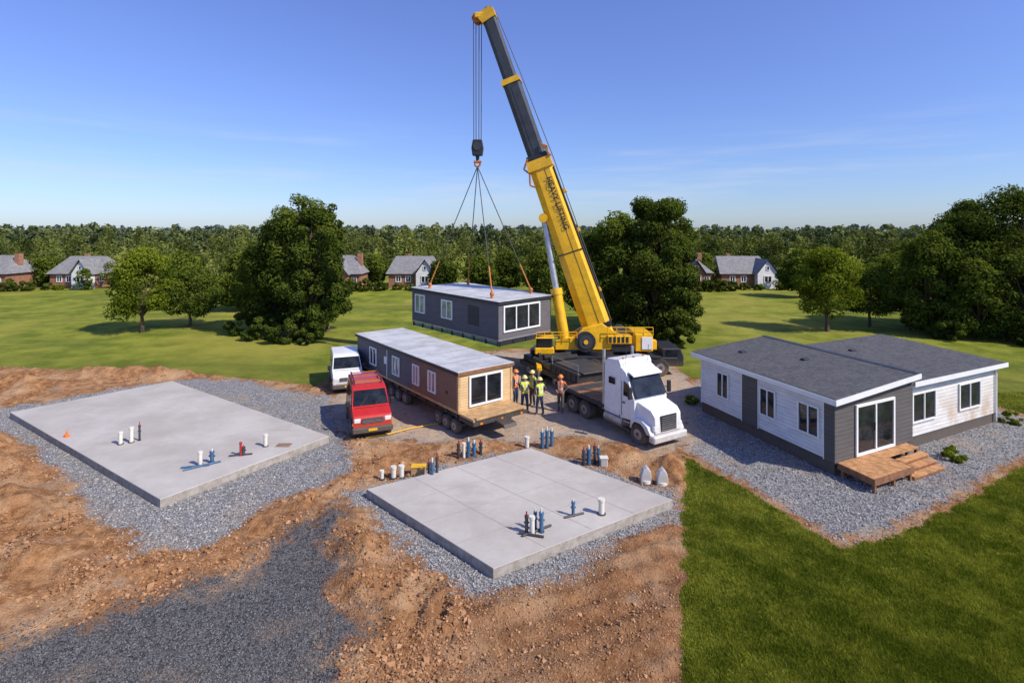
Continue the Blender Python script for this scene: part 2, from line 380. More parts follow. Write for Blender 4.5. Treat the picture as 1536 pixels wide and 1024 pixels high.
# ------------------------------------------------------------------ assembly helper
class Asm:
    def __init__(s, name, o=(0, 0, 0), ux=(1, 0, 0), uy=(0, 1, 0), uz=(0, 0, 1)):
        s.name = name; s.o = Vector(o); s.L = Matrix((ux, uy, uz)).transposed(); s.parts = {}
    def add(s, part, m, vs, fs, smooth=False):
        s.parts.setdefault(part, []).append((m, [s.L @ Vector(v) for v in vs], fs, smooth))
    def bm_add(s, part, m, vs, fs, bev, seg=1, smooth=False):
        if bev <= 0: return s.add(part, m, vs, fs, smooth)
        bm = bmesh.new(); bv = [bm.verts.new(v) for v in vs]
        for f in fs: bm.faces.new([bv[i] for i in f])
        bmesh.ops.bevel(bm, geom=bm.edges[:], offset=bev, segments=seg, affect='EDGES', profile=.6, clamp_overlap=True)
        bm.verts.index_update()
        s.add(part, m, [v.co.copy() for v in bm.verts], [[v.index for v in f.verts] for f in bm.faces], smooth); bm.free()
    def box(s, part, m, lo, hi, bev=0):
        (a, b, c), (d, e, f) = lo, hi
        vs = [(a, b, c), (d, b, c), (d, e, c), (a, e, c), (a, b, f), (d, b, f), (d, e, f), (a, e, f)]
        s.bm_add(part, m, vs, [(0, 3, 2, 1), (4, 5, 6, 7), (0, 1, 5, 4), (1, 2, 6, 5), (2, 3, 7, 6), (3, 0, 4, 7)], bev)
    def prism(s, part, m, prof, y0, y1, bev=0, tap=None, seg=1):
        n = len(prof); yc = (y0+y1)/2
        t = tap or (lambda x, z: 1)
        vs = [(x, yc+(y0-yc)*t(x, z), z) for x, z in prof]+[(x, yc+(y1-yc)*t(x, z), z) for x, z in prof]
        fs = [tuple(range(n)), tuple(range(2*n-1, n-1, -1))]+[(i, i+n, (i+1) % n+n, (i+1) % n) for i in range(n)]
        s.bm_add(part, m, vs, fs, bev, seg)
    def cyl(s, part, m, p0, p1, r0, r1=None, n=12, smooth=True):
        r1 = r0 if r1 is None else r1
        p0 = Vector(p0); p1 = Vector(p1); d = (p1-p0).normalized(); a = d.orthogonal().normalized(); b = d.cross(a)
        vs = []
        for p, r in ((p0, r0), (p1, r1)):
            for i in range(n):
                t = 2*math.pi*i/n; vs.append(p+(a*math.cos(t)+b*math.sin(t))*r)
        s.add(part, m, vs, [(i, (i+1) % n, (i+1) % n+n, i+n) for i in range(n)], smooth)
        s.add(part, m, vs, [tuple(range(n))[::-1], tuple(range(n, 2*n))], False)
    def path(s, part, m, pts, r, n=6):
        for a, b in zip(pts[:-1], pts[1:]): s.cyl(part, m, a, b, r, n=n)
    def beam(s, part, m, p0, p1, side, w0, h0, w1, h1, cham=.0, bev=0):
        p0 = Vector(p0); p1 = Vector(p1); d = (p1-p0).normalized(); sd = Vector(side); sd = (sd-d*sd.dot(d)).normalized(); e = d.cross(sd)
        vs = []
        for p, w, h in ((p0, w0, h0), (p1, w1, h1)):
            for a, b in ((-1, -.5), (-1, .72), (-.55, 1), (.55, 1), (1, .72), (1, -.5), (.6, -1), (-.6, -1)) if cham else ((-1, -1), (-1, 1), (1, 1), (1, -1)):
                vs.append(p+sd*a*w/2+e*b*h/2)
        n = len(vs)//2
        s.bm_add(part, m, vs, [tuple(range(n))[::-1], tuple(range(n, 2*n))]+[(i, (i+1) % n, (i+1) % n+n, i+n) for i in range(n)], bev)
    def wheel(s, part, c, r, w, ax=(0, 1, 0)):
        c = Vector(c); a = Vector(ax)
        s.cyl(part, M['rubber'], c-a*w*.35, c+a*w*.35, r, n=20)
        s.cyl(part, M['rubber'], c-a*w*.5, c-a*w*.35, r*.9, r, n=20); s.cyl(part, M['rubber'], c+a*w*.35, c+a*w*.5, r, r*.9, n=20)
        for q in (-1, 1):
            s.cyl(part, M['hub'], c+a*q*w*.40, c+a*q*w*.515, r*.55, r*.5, n=14)
            s.cyl(part, M['black'], c+a*q*w*.5, c+a*q*w*.53, r*.2, n=8)
    def sphere(s, part, m, c, r, sc=(1, 1, 1), zmin=-1, n=10):
        vs = []; fs = []; c = Vector(c); rows = 8
        t0 = math.asin(max(-1, zmin))
        for i in range(rows+1):
            t = t0+(math.pi/2-t0)*i/rows
            for j in range(n):
                p = 2*math.pi*j/n
                vs.append(c+Vector((math.cos(t)*math.cos(p)*sc[0], math.cos(t)*math.sin(p)*sc[1], math.sin(t)*sc[2]))*r)
        for i in range(rows):
            for j in range(n): fs.append((i*n+j, i*n+(j+1) % n, (i+1)*n+(j+1) % n, (i+1)*n+j))
        s.add(part, m, vs, fs, True)
    def win_y(s, part, y, x0, x1, z0, z1, fr=.07, glass='glass', d=-1, mull=1, m='trim'):
        s.box(part+'_glass', M[glass], (x0+fr, min(y, y+d*.02), z0+fr), (x1-fr, max(y, y+d*.02), z1-fr))
        a, b = sorted((y+d*.002, y+d*.075))
        s.box(part+'_frame', M[m], (x0, a, z0), (x1, b, z0+fr), .006); s.box(part+'_frame', M[m], (x0, a, z1-fr), (x1, b, z1), .006)
        xx = [x0, x1-fr]+[x0+(x1-x0)*(i+1)/(mull+1)-fr*.4 for i in range(mull)]
        for i, q in enumerate(xx): s.box(part+'_frame', M[m], (q, a+.003, z0+fr), (q+fr*(1 if i < 2 else .8), b-.003, z1-fr))
    def win_x(s, part, x, y0, y1, z0, z1, fr=.07, glass='glass', d=-1, mull=1, m='trim'):
        s.box(part+'_glass', M[glass], (min(x, x+d*.02), y0+fr, z0+fr), (max(x, x+d*.02), y1-fr, z1-fr))
        a, b = sorted((x+d*.002, x+d*.075))
        s.box(part+'_frame', M[m], (a, y0, z0), (b, y1, z0+fr), .006); s.box(part+'_frame', M[m], (a, y0, z1-fr), (b, y1, z1), .006)
        yy = [y0, y1-fr]+[y0+(y1-y0)*(i+1)/(mull+1)-fr*.4 for i in range(mull)]
        for i, q in enumerate(yy): s.box(part+'_frame', M[m], (a+.003, q, z0+fr), (b-.003, q+fr*(1 if i < 2 else .8), z1-fr))
    def build(s):
        single = len(s.parts) == 1
        if not single:
            e = bpy.data.objects.new(s.name, None); e.location = s.o; e.empty_display_size = .3; scene.collection.objects.link(e)
        for part, lst in s.parts.items():
            V = []; F = []; mi = []; sm = []; ms = []
            for m, vs, fs, smooth in lst:
                if m not in ms: ms.append(m)
                b = len(V); V += [tuple(v) for v in vs]
                for f in fs: F.append([i+b for i in f]); mi.append(ms.index(m)); sm.append(smooth)
            me = bpy.data.meshes.new(part); me.from_pydata(V, [], F)
            for m in ms: me.materials.append(m)
            me.polygons.foreach_set('material_index', mi); me.polygons.foreach_set('use_smooth', sm)
            bm = bmesh.new(); bm.from_mesh(me); bmesh.ops.recalc_face_normals(bm, faces=bm.faces[:]); bm.to_mesh(me); bm.free()
            ob = bpy.data.objects.new(s.name if single else part, me); scene.collection.objects.link(ob)
            if single: ob.location = s.o; s.root = ob
            else: ob.parent = e; s.root = e
        return s.root

# ------------------------------------------------------------------ slabs
def slab(pts, joints=0):
    c = np.mean(pts, axis=0); a = Asm('concrete_slab', (c[0], c[1], 0))
    p = [Vector((q[0]-c[0], q[1]-c[1], 0)) for q in pts]
    def up(z, k=1): return [Vector((v.x*k, v.y*k, z)) for v in p]
    vs = up(-.1)+up(.265)+up(.28, .998)
    fs = [(i, (i+1) % 4, (i+1) % 4+4, i+4) for i in range(4)]
    a.add('slab_edge', M['cedge'], vs, fs+[(3, 2, 1, 0)])
    fs2 = [(i+4, (i+1) % 4+4, (i+1) % 4+8, i+8) for i in range(4)]+[(8, 9, 10, 11)]
    a.add('slab_top', M['concrete'], vs, fs2)
    for k in range(joints):
        t = (k+1)/(joints+1)
        for q in (0, 1):
            s0 = p[q].lerp(p[q+1], t); s1 = p[(q+3) % 4].lerp(p[(q+2) % 4], t)
            d = (s1-s0).normalized(); w = Vector((-d.y, d.x, 0))*.006
            s0 = s0+d*.03; s1 = s1-d*.03; zz = Vector((0, 0, .2835+.001*q))
            a.add('saw_cut', M['cedge'], [s0-w+zz, s0+w+zz, s1+w+zz, s1-w+zz], [(0, 1, 2, 3)])
    a.build()
slab(SLAB1); slab(SLAB2, 3)

def pipes(name, lst, o, flat=()):
    a = Asm(name, (*o, 0))
    for (x, y, z0, h, r, m) in lst:
        x -= o[0]; y -= o[1]
        a.cyl('pipe', M[m], (x, y, z0-.15), (x, y, z0+h), r, n=14)
        a.cyl('cap', M[m], (x, y, z0+h-.06), (x, y, z0+h+.015), r*1.22, n=14)
        a.cyl('base', M['dpipe'], (x, y, z0-.02), (x, y, z0+.03), r*1.5, n=12)
        if m in ('blue', 'dpipe'):
            a.cyl('valve', M['pvc' if m == 'blue' else 'redp'], (x, y, z0+h*.98), (x, y, z0+h*1.25), r*.45, n=8)
            a.cyl('valve', M[m], (x-r*1.6, y, z0+h*.62), (x+r*1.6, y, z0+h*.62), r*.5, n=8)
    for (x0, y0, x1, y1, z, m) in flat:
        a.cyl('lateral_line', M[m], (x0-o[0], y0-o[1], z), (x1-o[0], y1-o[1], z), .035, n=8)
    a.build()
S = .28
pipes('plumbing_pipes', [(-15.95, 22.0, S, .5, .075, 'pvc'), (-15.65, 22.2, S, .62, .075, 'pvc'), (-15.45, 22.4, S, .62, .04, 'dpipe')], (-15.7, 22.2))
pipes('plumbing_pipes', [(-11.58, 20.05, S, .5, .075, 'pvc'), (-11.25, 20.25, S, .42, .07, 'blue')], (-11.4, 20.1), [(-12.1, 19.75, -11.2, 20.0, S+.04, 'blue'), (-11.9, 19.55, -10.95, 20.3, S+.04, 'blue')])
pipes('plumbing_pipes', [(-10.5, 20.9, S, .5, .045, 'redp'), (-10.42, 20.95, S, .3, .06, 'dpipe')], (-10.5, 20.9), [(-10.9, 20.8, -10.1, 21.0, S+.03, 'dpipe')])
pipes('vent_pipe', [(-9.95, 21.8, S, .48, .075, 'pvc')], (-9.95, 21.8))
pipes('plumbing_pipes', [(.42, 15.55, S, .5, .05, 'dpipe'), (.58, 15.5, S, .5, .07, 'pvc'), (.85, 15.62, S, .55, .06, 'blue'), (.68, 15.75, S, .5, .045, 'blue')], (.6, 15.6), [(.3, 15.35, 1.15, 15.9, S+.04, 'dpipe'), (.2, 15.5, .9, 15.3, S+.04, 'dpipe')])
pipes('plumbing_pipes', [(1.87, 16.5, S, .42, .05, 'blue')], (1.87, 16.5), [(1.6, 16.35, 2.2, 16.6, S+.03, 'dpipe')])
pipes('vent_pipe', [(2.75, 16.6, S, .46, .09, 'pvc')], (2.75, 16.6))
pipes('plumbing_pipes', [(-2.85, 19.3, 0, .7, .06, 'blue'), (-2.7, 19.45, 0, .8, .05, 'dpipe'), (-3.0, 19.5, 0, .6, .05, 'dpipe')], (-2.8, 19.4))
pipes('plumbing_pipes', [(-2.1, 21.2, 0, .6, .06, 'dpipe'), (-1.9, 21.3, 0, .6, .06, 'pvc'), (-1.72, 21.35, 0, .65, .07, 'blue'), (-1.5, 21.4, 0, .55, .07, 'blue'), (-1.25, 21.6, 0, .5, .06, 'dpipe')], (-1.7, 21.4))
pipes('vent_pipe', [(.62, 22.35, 0, .45, .09, 'pvc')], (.62, 22.35))
pipes('plumbing_pipes', [(1.25, 22.3, 0, .65, .07, 'blue'), (1.45, 22.35, 0, .7, .07, 'blue'), (1.65, 22.4, 0, .65, .07, 'blue')], (1.4, 22.4))
pipes('plumbing_pipes', [(2.75, 20.7, 0, .55, .06, 'dpipe'), (2.95, 20.75, 0, .6, .08, 'blue'), (3.2, 20.85, 0, .65, .06, 'dpipe'), (3.35, 20.9, 0, .55, .05, 'blue')], (3, 20.8))
pipes('plumbing_pipes', [(-4.7, 19.5, .02, .3, .07, 'pvc'), (-4.3, 19.6, .02, .4, .09, 'pvc'), (-4.02, 19.65, .02, .42, .09, 'pvc')], (-4.3, 19.6))
for bx, by in ((4.78, 19.3), (5.32, 19.15)):
    a = Asm('septic_riser_cap', (bx, by, 0)); zz = .06
    a.prism('body', M['white'], [(-.2, -.1), (.2, -.1), (.2, .12+zz), (.15, .38+zz), (.03, .52+zz), (-.12, .42+zz), (-.2, .15+zz)], -.14, .14, .04, seg=2)
    a.cyl('collar', M['pvc'], (0, 0, 0), (0, 0, .1), .2, n=12); a.build()
a = Asm('meter_box', (3.5, 20.6, 0)); a.box('box', M['white'], (-.14, -.12, 0), (.14, .12, .32), .03); a.box('lid', M['pvc'], (-.16, -.14, .32), (.16, .14, .36), .01); a.build()
a = Asm('tool_crate', (-3.45, 19.9, 0)); a.box('box', M['ply'], (-.25, -.15, 0), (.25, .15, .3), .01); a.box('lid', M['yellow'], (-.27, -.17, .3), (.27, .17, .34), .01); a.build()
a = Asm('floor_drain', (-9.25, 21.9, S)); a.box('frame', M['cedge'], (-.3, -.2, .002), (.3, .2, .012))
for i in range(6): a.box('grate', M['woodd'], (-.27+i*.09, -.17, .012), (-.21+i*.09, .17, .02))
a.build()
a = Asm('traffic_cone', (-18.8, 22.8, S)); a.cyl('cone', M['hivizo'], (0, 0, .02), (0, 0, .26), .08, .02, 12); a.box('base', M['hivizo'], (-.1, -.1, .001), (.1, .1, .02)); a.build()

# ------------------------------------------------------------------ finished house
H = Asm('modular_house', (11.8, 19.76, 0), (.9, .436, 0), (-.32, .947, 0))
W = 4.9; D1 = 7.5
H.box('foundation', M['skirt'], (.04, .04, -.2), (W, D1-.04, .5))
H.prism('wall_main', M['sid_white'], [(0, .5), (W, .5), (W, 3.02), (0, 2.74)], 0, D1)
H.prism('wall_front', M['sid_dark'], [(-.03, .46), (W+.0, .46), (W+.0, 3.0), (-.03, 2.73)], -.035, -.002)
H.box('wall_side_dark', M['sid_dark'], (-.035, -.035, .46), (-.003, .42, 2.73)); H.box('wall_side_dark', M['sid_dark'], (-.03, 3.72, .46), (-.003, 4.65, 2.75))
for yy in (.42, 3.68, 4.65, D1-.1): H.box('trim_board', M['trim'], (-.036, yy, .46), (-.002, yy+.04, 2.74))
H.prism('roof_main', M['shingle'], [(-.33, 2.78), (W+.05, 3.11), (W+.05, 3.27), (-.33, 2.93)], -.3, D1+.35)
H.prism('fascia', M['trim'], [(-.37, 2.70), (W+.09, 3.06), (W+.09, 3.25), (-.37, 2.90)], -.345, -.302)
H.box('fascia', M['trim'], (-.375, -.3, 2.70), (-.332, D1+.35, 2.90)); H.box('fascia', M['trim'], (W+.052, -.3, 3.06), (W+.09, D1+.35, 3.24))
H.prism('soffit', M['trim'], [(-.33, 2.70), (W+.05, 3.05), (W+.05, 3.10), (-.33, 2.77)], -.3, -.036)
H.box('soffit', M['trim'], (-.33, -.03, 2.70), (-.04, D1+.3, 2.74))
u1 = 12.2; v0 = .25; v1 = 5.7
H.box('foundation', M['skirt'], (W+.01, v0+.04, -.2), (u1-.04, v1, .45))
H.box('wall_wing', M['sid_stain'], (W+.005, v0, .45), (u1, v1, 2.66))
H.box('trim_board', M['trim'], (u1-.08, v0-.03, .43), (u1+.03, v0-.002, 2.66)); H.box('trim_board', M['trim'], (W+.01, v0-.03, .43), (W+.1, v0-.002, 2.66))
H.add('roof_wing', M['shingle'], [(W-.3, v0-.3, 2.74), (u1+.3, v0-.3, 2.74), (u1+.3, v1+.3, 2.95), (W-.3, v1+.3, 2.95), (W-.3, v0-.3, 2.84), (u1+.3, v0-.3, 2.84), (u1+.3, v1+.3, 3.06), (W-.3, v1+.3, 3.06)],
      [(0, 3, 2, 1), (4, 5, 6, 7), (0, 1, 5, 4), (1, 2, 6, 5), (2, 3, 7, 6), (3, 0, 4, 7)])
H.box('fascia', M['trim'], (W+.1, v0-.345, 2.64), (u1+.34, v0-.302, 2.83))
H.add('fascia', M['trim'], [(u1+.302, v0-.3, 2.66), (u1+.34, v0-.3, 2.66), (u1+.34, v1+.3, 2.87), (u1+.302, v1+.3, 2.87), (u1+.302, v0-.3, 2.83), (u1+.34, v0-.3, 2.83), (u1+.34, v1+.3, 3.05), (u1+.302, v1+.3, 3.05)],
      [(0, 3, 2, 1), (4, 5, 6, 7), (0, 1, 5, 4), (1, 2, 6, 5), (2, 3, 7, 6), (3, 0, 4, 7)])
H.box('soffit', M['trim'], (W+.1, v0-.3, 2.665), (u1+.3, v0-.03, 2.70))
for k, (y0, y1) in enumerate(((.62, 1.62), (2.72, 3.62), (5.5, 6.32))): H.win_x('window_side', 0, y0, y1, 1.12, 2.32, mull=1)
H.win_y('window_wing', v0, W+.4, W+2.15, 1.0, 2.25, mull=1); H.win_y('window_wing', v0, W+4.0, W+5.8, 1.0, 2.2, mull=1)
H.win_y('patio_door', -.035, 1.15, 3.6, .52, 2.45, mull=1, fr=.1)
H.box('door_handle', M['black'], (2.25, -.13, 1.35), (2.28, -.1, 1.65))
H.cyl('downspout', M['trim'], (u1-.15, v0-.06, .1), (u1-.15, v0-.06, 2.7), .04, n=8)
for (uu, vv, zz) in ((1.6, 6.2, 3.03), (2.9, 3.6, 3.12), (7.2, 4.2, 2.98)):
    H.box('roof_vent', M['black'], (uu-.2, vv-.12, zz-.06), (uu+.2, vv+.12, zz+.09), .02)
H.prism('ridge_cap', M['boomgrey'], [(W-.2, 3.255), (W+.045, 3.272), (W+.045, 3.295), (W-.2, 3.28)], -.29, D1+.34)
nb = 14
for i in range(nb):
    vv0 = -1.45+i*.1
    uR = 2.35 if vv0 < -.62 else 4.4
    H.box('deck_board', M['wood'], (.12, vv0, .46), (uR, vv0+.088, .5))
H.box('deck_rim', M['woodd'], (.12, -1.50, .28), (2.37, -1.455, .5)); H.box('deck_rim', M['woodd'], (.075, -1.5, .28), (.115, -.06, .5)); H.box('deck_rim', M['woodd'], (2.375, -1.5, .28), (2.41, -.6, .5))
for uu, vv in ((.2, -1.4), (1.3, -1.4), (2.3, -1.4), (.2, -.2), (4.3, -.5), (2.5, -.5), (4.3, -.15)): H.box('deck_post', M['woodd'], (uu-.05, vv-.05, -.1), (uu+.05, vv+.05, .455))
for i in range(3):
    z1_ = .38-.125*i; vv1 = -.62-.3*i
    H.box('step_tread', M['wood'], (2.42, vv1-.3, z1_-.04), (4.4, vv1-.155, z1_)); H.box('step_tread', M['wood'], (2.42, vv1-.145, z1_-.04), (4.4, vv1, z1_))
    H.box('step_riser', M['woodd'], (2.45, vv1-.28, -.02), (4.37, vv1-.25, z1_-.042))
    for ue in (2.43, 4.36): H.box('step_side', M['wood'], (ue, vv1-.285, -.02), (ue+.03, vv1, z1_-.043))
H.build()

# ------------------------------------------------------------------ modules & trailer
T = Asm('modular_home_trailer', (-2.34, 23.74, 0), (-.62, .785, 0), (.785, .62, 0))
Lm = 11.2; Wm = 2.9
T.box('chassis', M['black'], (-.1, .15, .62), (Lm, .3, .9)); T.box('chassis', M['black'], (-.1, Wm-.3, .62), (Lm, Wm-.15, .9))
for i in range(12): T.box('outrigger_beam', M['black'], (i*.95+.1, -.02, .72), (i*.95+.2, Wm, .88))
T.box('floor_rim', M['ply'], (-.02, -.02, .9), (Lm+.02, Wm+.02, 1.02))
T.box('deck_front', M['ply'], (-1.15, -.0, .84), (-.05, Wm, .95), .01)
T.box('deck_front_frame', M['black'], (-1.2, -.03, .68), (-.05, Wm+.03, .83), .01)
T.box('deck_front_frame', M['ply'], (-1.25, .1, .95), (-1.1, Wm-.1, 1.03))
for k in (.3, 1.4, 2.5): T.box('light_box', M['amber'], (-1.235, k, .72), (-1.2, k+.12, .79))
for i in range(5): T.box('deck_joint', M['woodd'], (-1.1+.2*i, .02, .951), (-1.085+.2*i, Wm-.02, .954))
T.prism('hitch', M['black'], [(-1.9, .55), (-1.15, .55), (-1.15, .75), (-1.8, .7)], Wm/2-.35, Wm/2+.35, .02)
for i in range(3):
    for yy in (.02, Wm-.02): T.wheel('wheel', (.25+i*.72, yy, .33), .33, .24)
for i in range(3):
    for yy in (.15, Wm-.15): T.wheel('wheel', (5.2+i*.8, yy, .33), .33, .24)
T.box('axle', M['black'], (.1, .2, .28), (2.0, Wm-.2, .4))
T.box('wall_front', M['sid_tan'], (-.03, -.03, 1.02), (0, Wm+.03, 2.68)); T.box('wall_front_side', M['sid_brown'], (.001, -.03, 1.02), (4.3, Wm+.03, 2.68))
T.box('wall_rear_side', M['sid_mod'], (4.302, -.028, 1.02), (Lm, Wm+.028, 2.68))
T.box('roof', M['roofmem'], (-.12, -.12, 2.68), (Lm+.1, Wm+.12, 2.78), .02)
T.box('roof_edge', M['black'], (-.13, -.14, 2.62), (Lm+.1, -.122, 2.76)); T.box('roof_edge', M['woodd'], (-.14, -.12, 2.62), (-.122, Wm+.12, 2.76))
for i in range(5): T.box('roof_seam', M['steel'], (1.5+i*2, -.1, 2.781), (1.54+i*2, Wm+.1, 2.79))
T.win_x('front_window', -.03, .5, 2.35, 1.12, 2.5, fr=.09, mull=1)
T.box('corner_trim', M['ply'], (-.05, -.06, 1.02), (.06, -.031, 2.62)); T.box('corner_trim', M['ply'], (-.06, -.06, 1.02), (-.031, .05, 2.62)); T.box('corner_trim', M['ply'], (-.06, Wm-.05, 1.02), (-.031, Wm+.06, 2.62))
T.win_y('side_window', -.03, 1.9, 2.6, 1.35, 2.35, glass='glassr'); T.win_y('side_window', -.03, 3.5, 4.15, 1.35, 2.35, glass='glassr')
T.win_y('side_window', -.03, 5.6, 6.4, 1.35, 2.35, glass='glassl'); T.win_y('side_window', -.03, 8.4, 9.3, 1.35, 2.35, glass='glass')
T.box('door', M['trim'], (7.1, -.05, 1.05), (7.16, -.03, 2.5)); T.box('vent', M['black'], (.9, -.06, 1.6), (1.0, -.03, 1.72))
T.box('wall_notice', M['trim'], (7.2, -.04, 1.7), (7.5, -.031, 2.1))
T.build()

Hm = Asm('modular_home_section', (-.77, 31.0, 2.3), (-.707, .707, .022), (.707, .707, 0))
Lh = 8.6; Wh = 4.6; Hh = 2.6
Hm.box('floor_frame', M['teal'], (.05, .05, 0), (Lh-.05, Wh-.05, .16)); 
for i in range(9): Hm.box('floor_joist', M['black'], (.02+i*1.05, -.02, .0), (.1+i*1.05, Wh+.02, .3))
for i in range(5): Hm.box('floor_joist', M['black'], (-.03, .1+i*1.08, .0), (.02, .18+i*1.08, .3))
Hm.box('floor_rim', M['steel'], (-.03, -.03, .30), (Lh+.03, Wh+.03, .37))
Hm.box('floor_edge_panel', M['glassl'], (.06, .03, .17), (Lh-.06, Wh-.03, .29))
Hm.box('wall', M['sid_mod'], (0, 0, .37), (Lh, Wh, Hh-.1))
Hm.box('roof', M['roofmem'], (-.1, -.1, Hh-.1), (Lh+.1, Wh+.1, Hh), .02)
Hm.box('roof_edge', M['black'], (-.125, -.1, Hh-.18), (-.102, Wh+.1, Hh-.02)); Hm.box('roof_edge', M['black'], (-.1, -.125, Hh-.18), (Lh+.1, -.102, Hh-.02))
for i in range(4): Hm.box('roof_seam', M['steel'], (1.4+i*2, -.08, Hh+.001), (1.44+i*2, Wh+.08, Hh+.012))
Hm.win_x('front_window', 0, .35, 3.5, .75, 2.3, fr=.1, mull=2)
Hm.win_y('side_window', 0, 4.2, 5.3, .95, 2.15, fr=.08, glass='glassl'); Hm.win_y('side_window', 0, 7.1, 8.2, .95, 2.2, fr=.08, glass='glassl')
for i in range(9): Hm.box('louver', M['black'], (1.7, -.03, .95+i*.13), (2.7, -.005, 1.03+i*.13))
for (q, w_) in ((1.2, .6), (1.2, 4.0), (7.4, .6), (7.4, 4.0)):
    Hm.box('lifting_lug', M['orange'], (q-.08, w_-.08, Hh), (q+.08, w_+.08, Hh+.25), .02)
Hm.build()
def modpt(u, v, w): return Vector((-.77-.707*u+.707*v, 31.0+.707*u+.707*v, 2.3+.022*u+w))

# ------------------------------------------------------------------ crane
hook = Vector((-2.28, 35.7, 13.2)); tip = Vector((-1.62, 35.7, 23.3)); base = Vector((5.6, 34.4, 2.3))
C = Asm('mobile_crane', (0, 0, 0))
d = (tip-base).normalized(); side = Vector((d.y, -d.x, 0)).normalized()
if side.y > 0: side = -side
L = (tip-base).length
P = lambda t: base+d*L*t
def secs(t0, t1, w, h, m, w1=None, h1=None): C.beam('boom_section', m, P(t0), P(t1), side, w, h, w1 or w, h1 or h, cham=1)
secs(-.02, .52, 1.35, 1.8, M['yellow'], 1.25, 1.5)
secs(.50, .78, 1.0, 1.15, M['boomgrey']); secs(.76, .985, .78, .9, M['boomgrey'])
C.beam('boom_collar', M['yellow'], P(.505), P(.535), side, 1.45, 1.65, 1.35, 1.55); C.beam('boom_collar', M['black'], P(.537), P(.55), side, 1.25, 1.4, 1.2, 1.35)
C.beam('boom_collar', M['yellow'], P(.772), P(.788), side, 1.1, 1.25, 1.08, 1.2); C.beam('boom_collar', M['black'], P(.02), P(.035), side, 1.45, 1.85, 1.45, 1.85)
C.beam('boom_collar', M['black'], P(.25), P(.253), side, 1.37, 1.70, 1.37, 1.70)
e = d.cross(side)
if e.x > 0: e = -e
C.beam('boom_seam', M['boomgrey'], P(.03)-e*.25, P(.5)-e*.2, side, 1.375, .03, 1.275, .03)
C.beam('boom_seam', M['black'], P(.56)+e*.1, P(.76)+e*.1, side, 1.02, .03, 1.02, .03)
C.beam('boom_head', M['yellow'], P(.975), P(1.0)+e*.1, side, .9, 1.0, .95, 1.2)
C.beam('boom_head', M['yellow'], tip-e*.35, tip+e*.95-d*.15, side, .8, .55, .6, .5)
for k in (-.2, 0, .2):
    c = Vector((hook.x, 35.7, 22.95))+side*k
    C.cyl('sheave', M['orange'], c-side*.05, c+side*.05, .34, n=18); C.cyl('sheave', M['black'], tip-e*.1+side*(k-.05), tip-e*.1+side*(k+.05), .35, n=18)
C.box('boom_head', M['yellow'], (hook.x-.18, 35.3, 22.9), (tip.x+.3, 36.1, 23.25), .04)
for k in (-.26, -.1, .1, .26):
    C.cyl('hoist_rope', M['rope'], (hook.x+k, 35.7+k*.4, 22.8), (hook.x+k*.9, 35.7+k*.4, hook.z+1.6), .028, n=6)
C.prism('hook_block', M['black'], [(hook.x-.33, hook.z+.7), (hook.x+.33, hook.z+.7), (hook.x+.4, hook.z+1.2), (hook.x+.3, hook.z+1.75), (hook.x-.3, hook.z+1.75), (hook.x-.4, hook.z+1.2)], 35.45, 35.95, .06, seg=2)
for k in (-1, 1): C.cyl('hook_block', M['boomgrey'], (hook.x, 35.7+k*.26, hook.z+1.3), (hook.x, 35.7+k*.3, hook.z+1.3), .27, n=16)
C.cyl('hook', M['black'], (hook.x, 35.7, hook.z+.7), (hook.x, 35.7, hook.z+.4), .14, .1, 10)
hp = [(hook.x+.17*math.cos(t), 35.7, hook.z+.18+.2*math.sin(t)) for t in np.linspace(1.9, -3.2, 12)]
C.path('hook', M['orange'], hp, .07, 8); C.cyl('hook', M['orange'], (hook.x-.25, 35.7, hook.z+.3), (hook.x+.25, 35.7, hook.z+.3), .09, n=8)
for (q, w_) in ((1.2, .6), (1.2, 4.0), (7.4, .6), (7.4, 4.0)):
    p1 = modpt(q, w_, Hh+.25); p0 = hook.copy()
    C.cyl('sling', M['rope'], p0, p0.lerp(p1, .8), .03, n=6); C.cyl('sling_chain', M['orange'], p0.lerp(p1, .8), p1, .05, n=6)
    C.sphere('shackle', M['orange'], p1, .14)
for k in (-.15, .15): C.path('boom_rope', M['rope'], [P(.03)-e*1.0+side*k, P(.53)-e*.95+side*k, P(.8)-e*.75+side*k, P(.99)-e*.55+side*k], .022, 5)
C.path('boom_conduit', M['black'], [P(.1)-e*.9+side*.4, P(.5)-e*.78+side*.4], .06, 6)
for t in (.12, .3, .42): C.beam('boom_stay', M['yellow'], P(t)-e*.8, P(t+.012)-e*.8, side, .6, .5, .6, .4)
for k in range(3): C.path('collar_bracket', M['orange'], [P(.53)-e*(.7+.1*k)+side*.7, P(.56)-e*(.85-.1*k)+side*.7, P(.575)-e*.5+side*.6], .045, 6)
C.path('collar_bracket', M['orange'], [P(.5)+e*.8+side*.65, P(.47)+e*1.0+side*.6, P(.46)+e*.7+side*.6], .06, 6); C.path('collar_bracket', M['orange'], [P(.545)+e*.6+side*.65, P(.52)+e*1.05+side*.6, P(.5)+e*.75+side*.6], .06, 6)
cb = Vector((3.35, 34.0, 1.9)); ct = P(.37)+e*.9+side*.1
C.cyl('lift_cylinder', M['yellow'], cb, cb.lerp(ct, .42), .33, n=16); C.cyl('lift_cylinder', M['yellow'], cb.lerp(ct, .38), cb.lerp(ct, .43), .38, n=16)
C.cyl('lift_rod', M['steel'], cb.lerp(ct, .43), cb.lerp(ct, .97), .21, n=16); C.cyl('lift_cylinder', M['yellow'], ct-side*.5, ct+side*.5, .3, n=12)
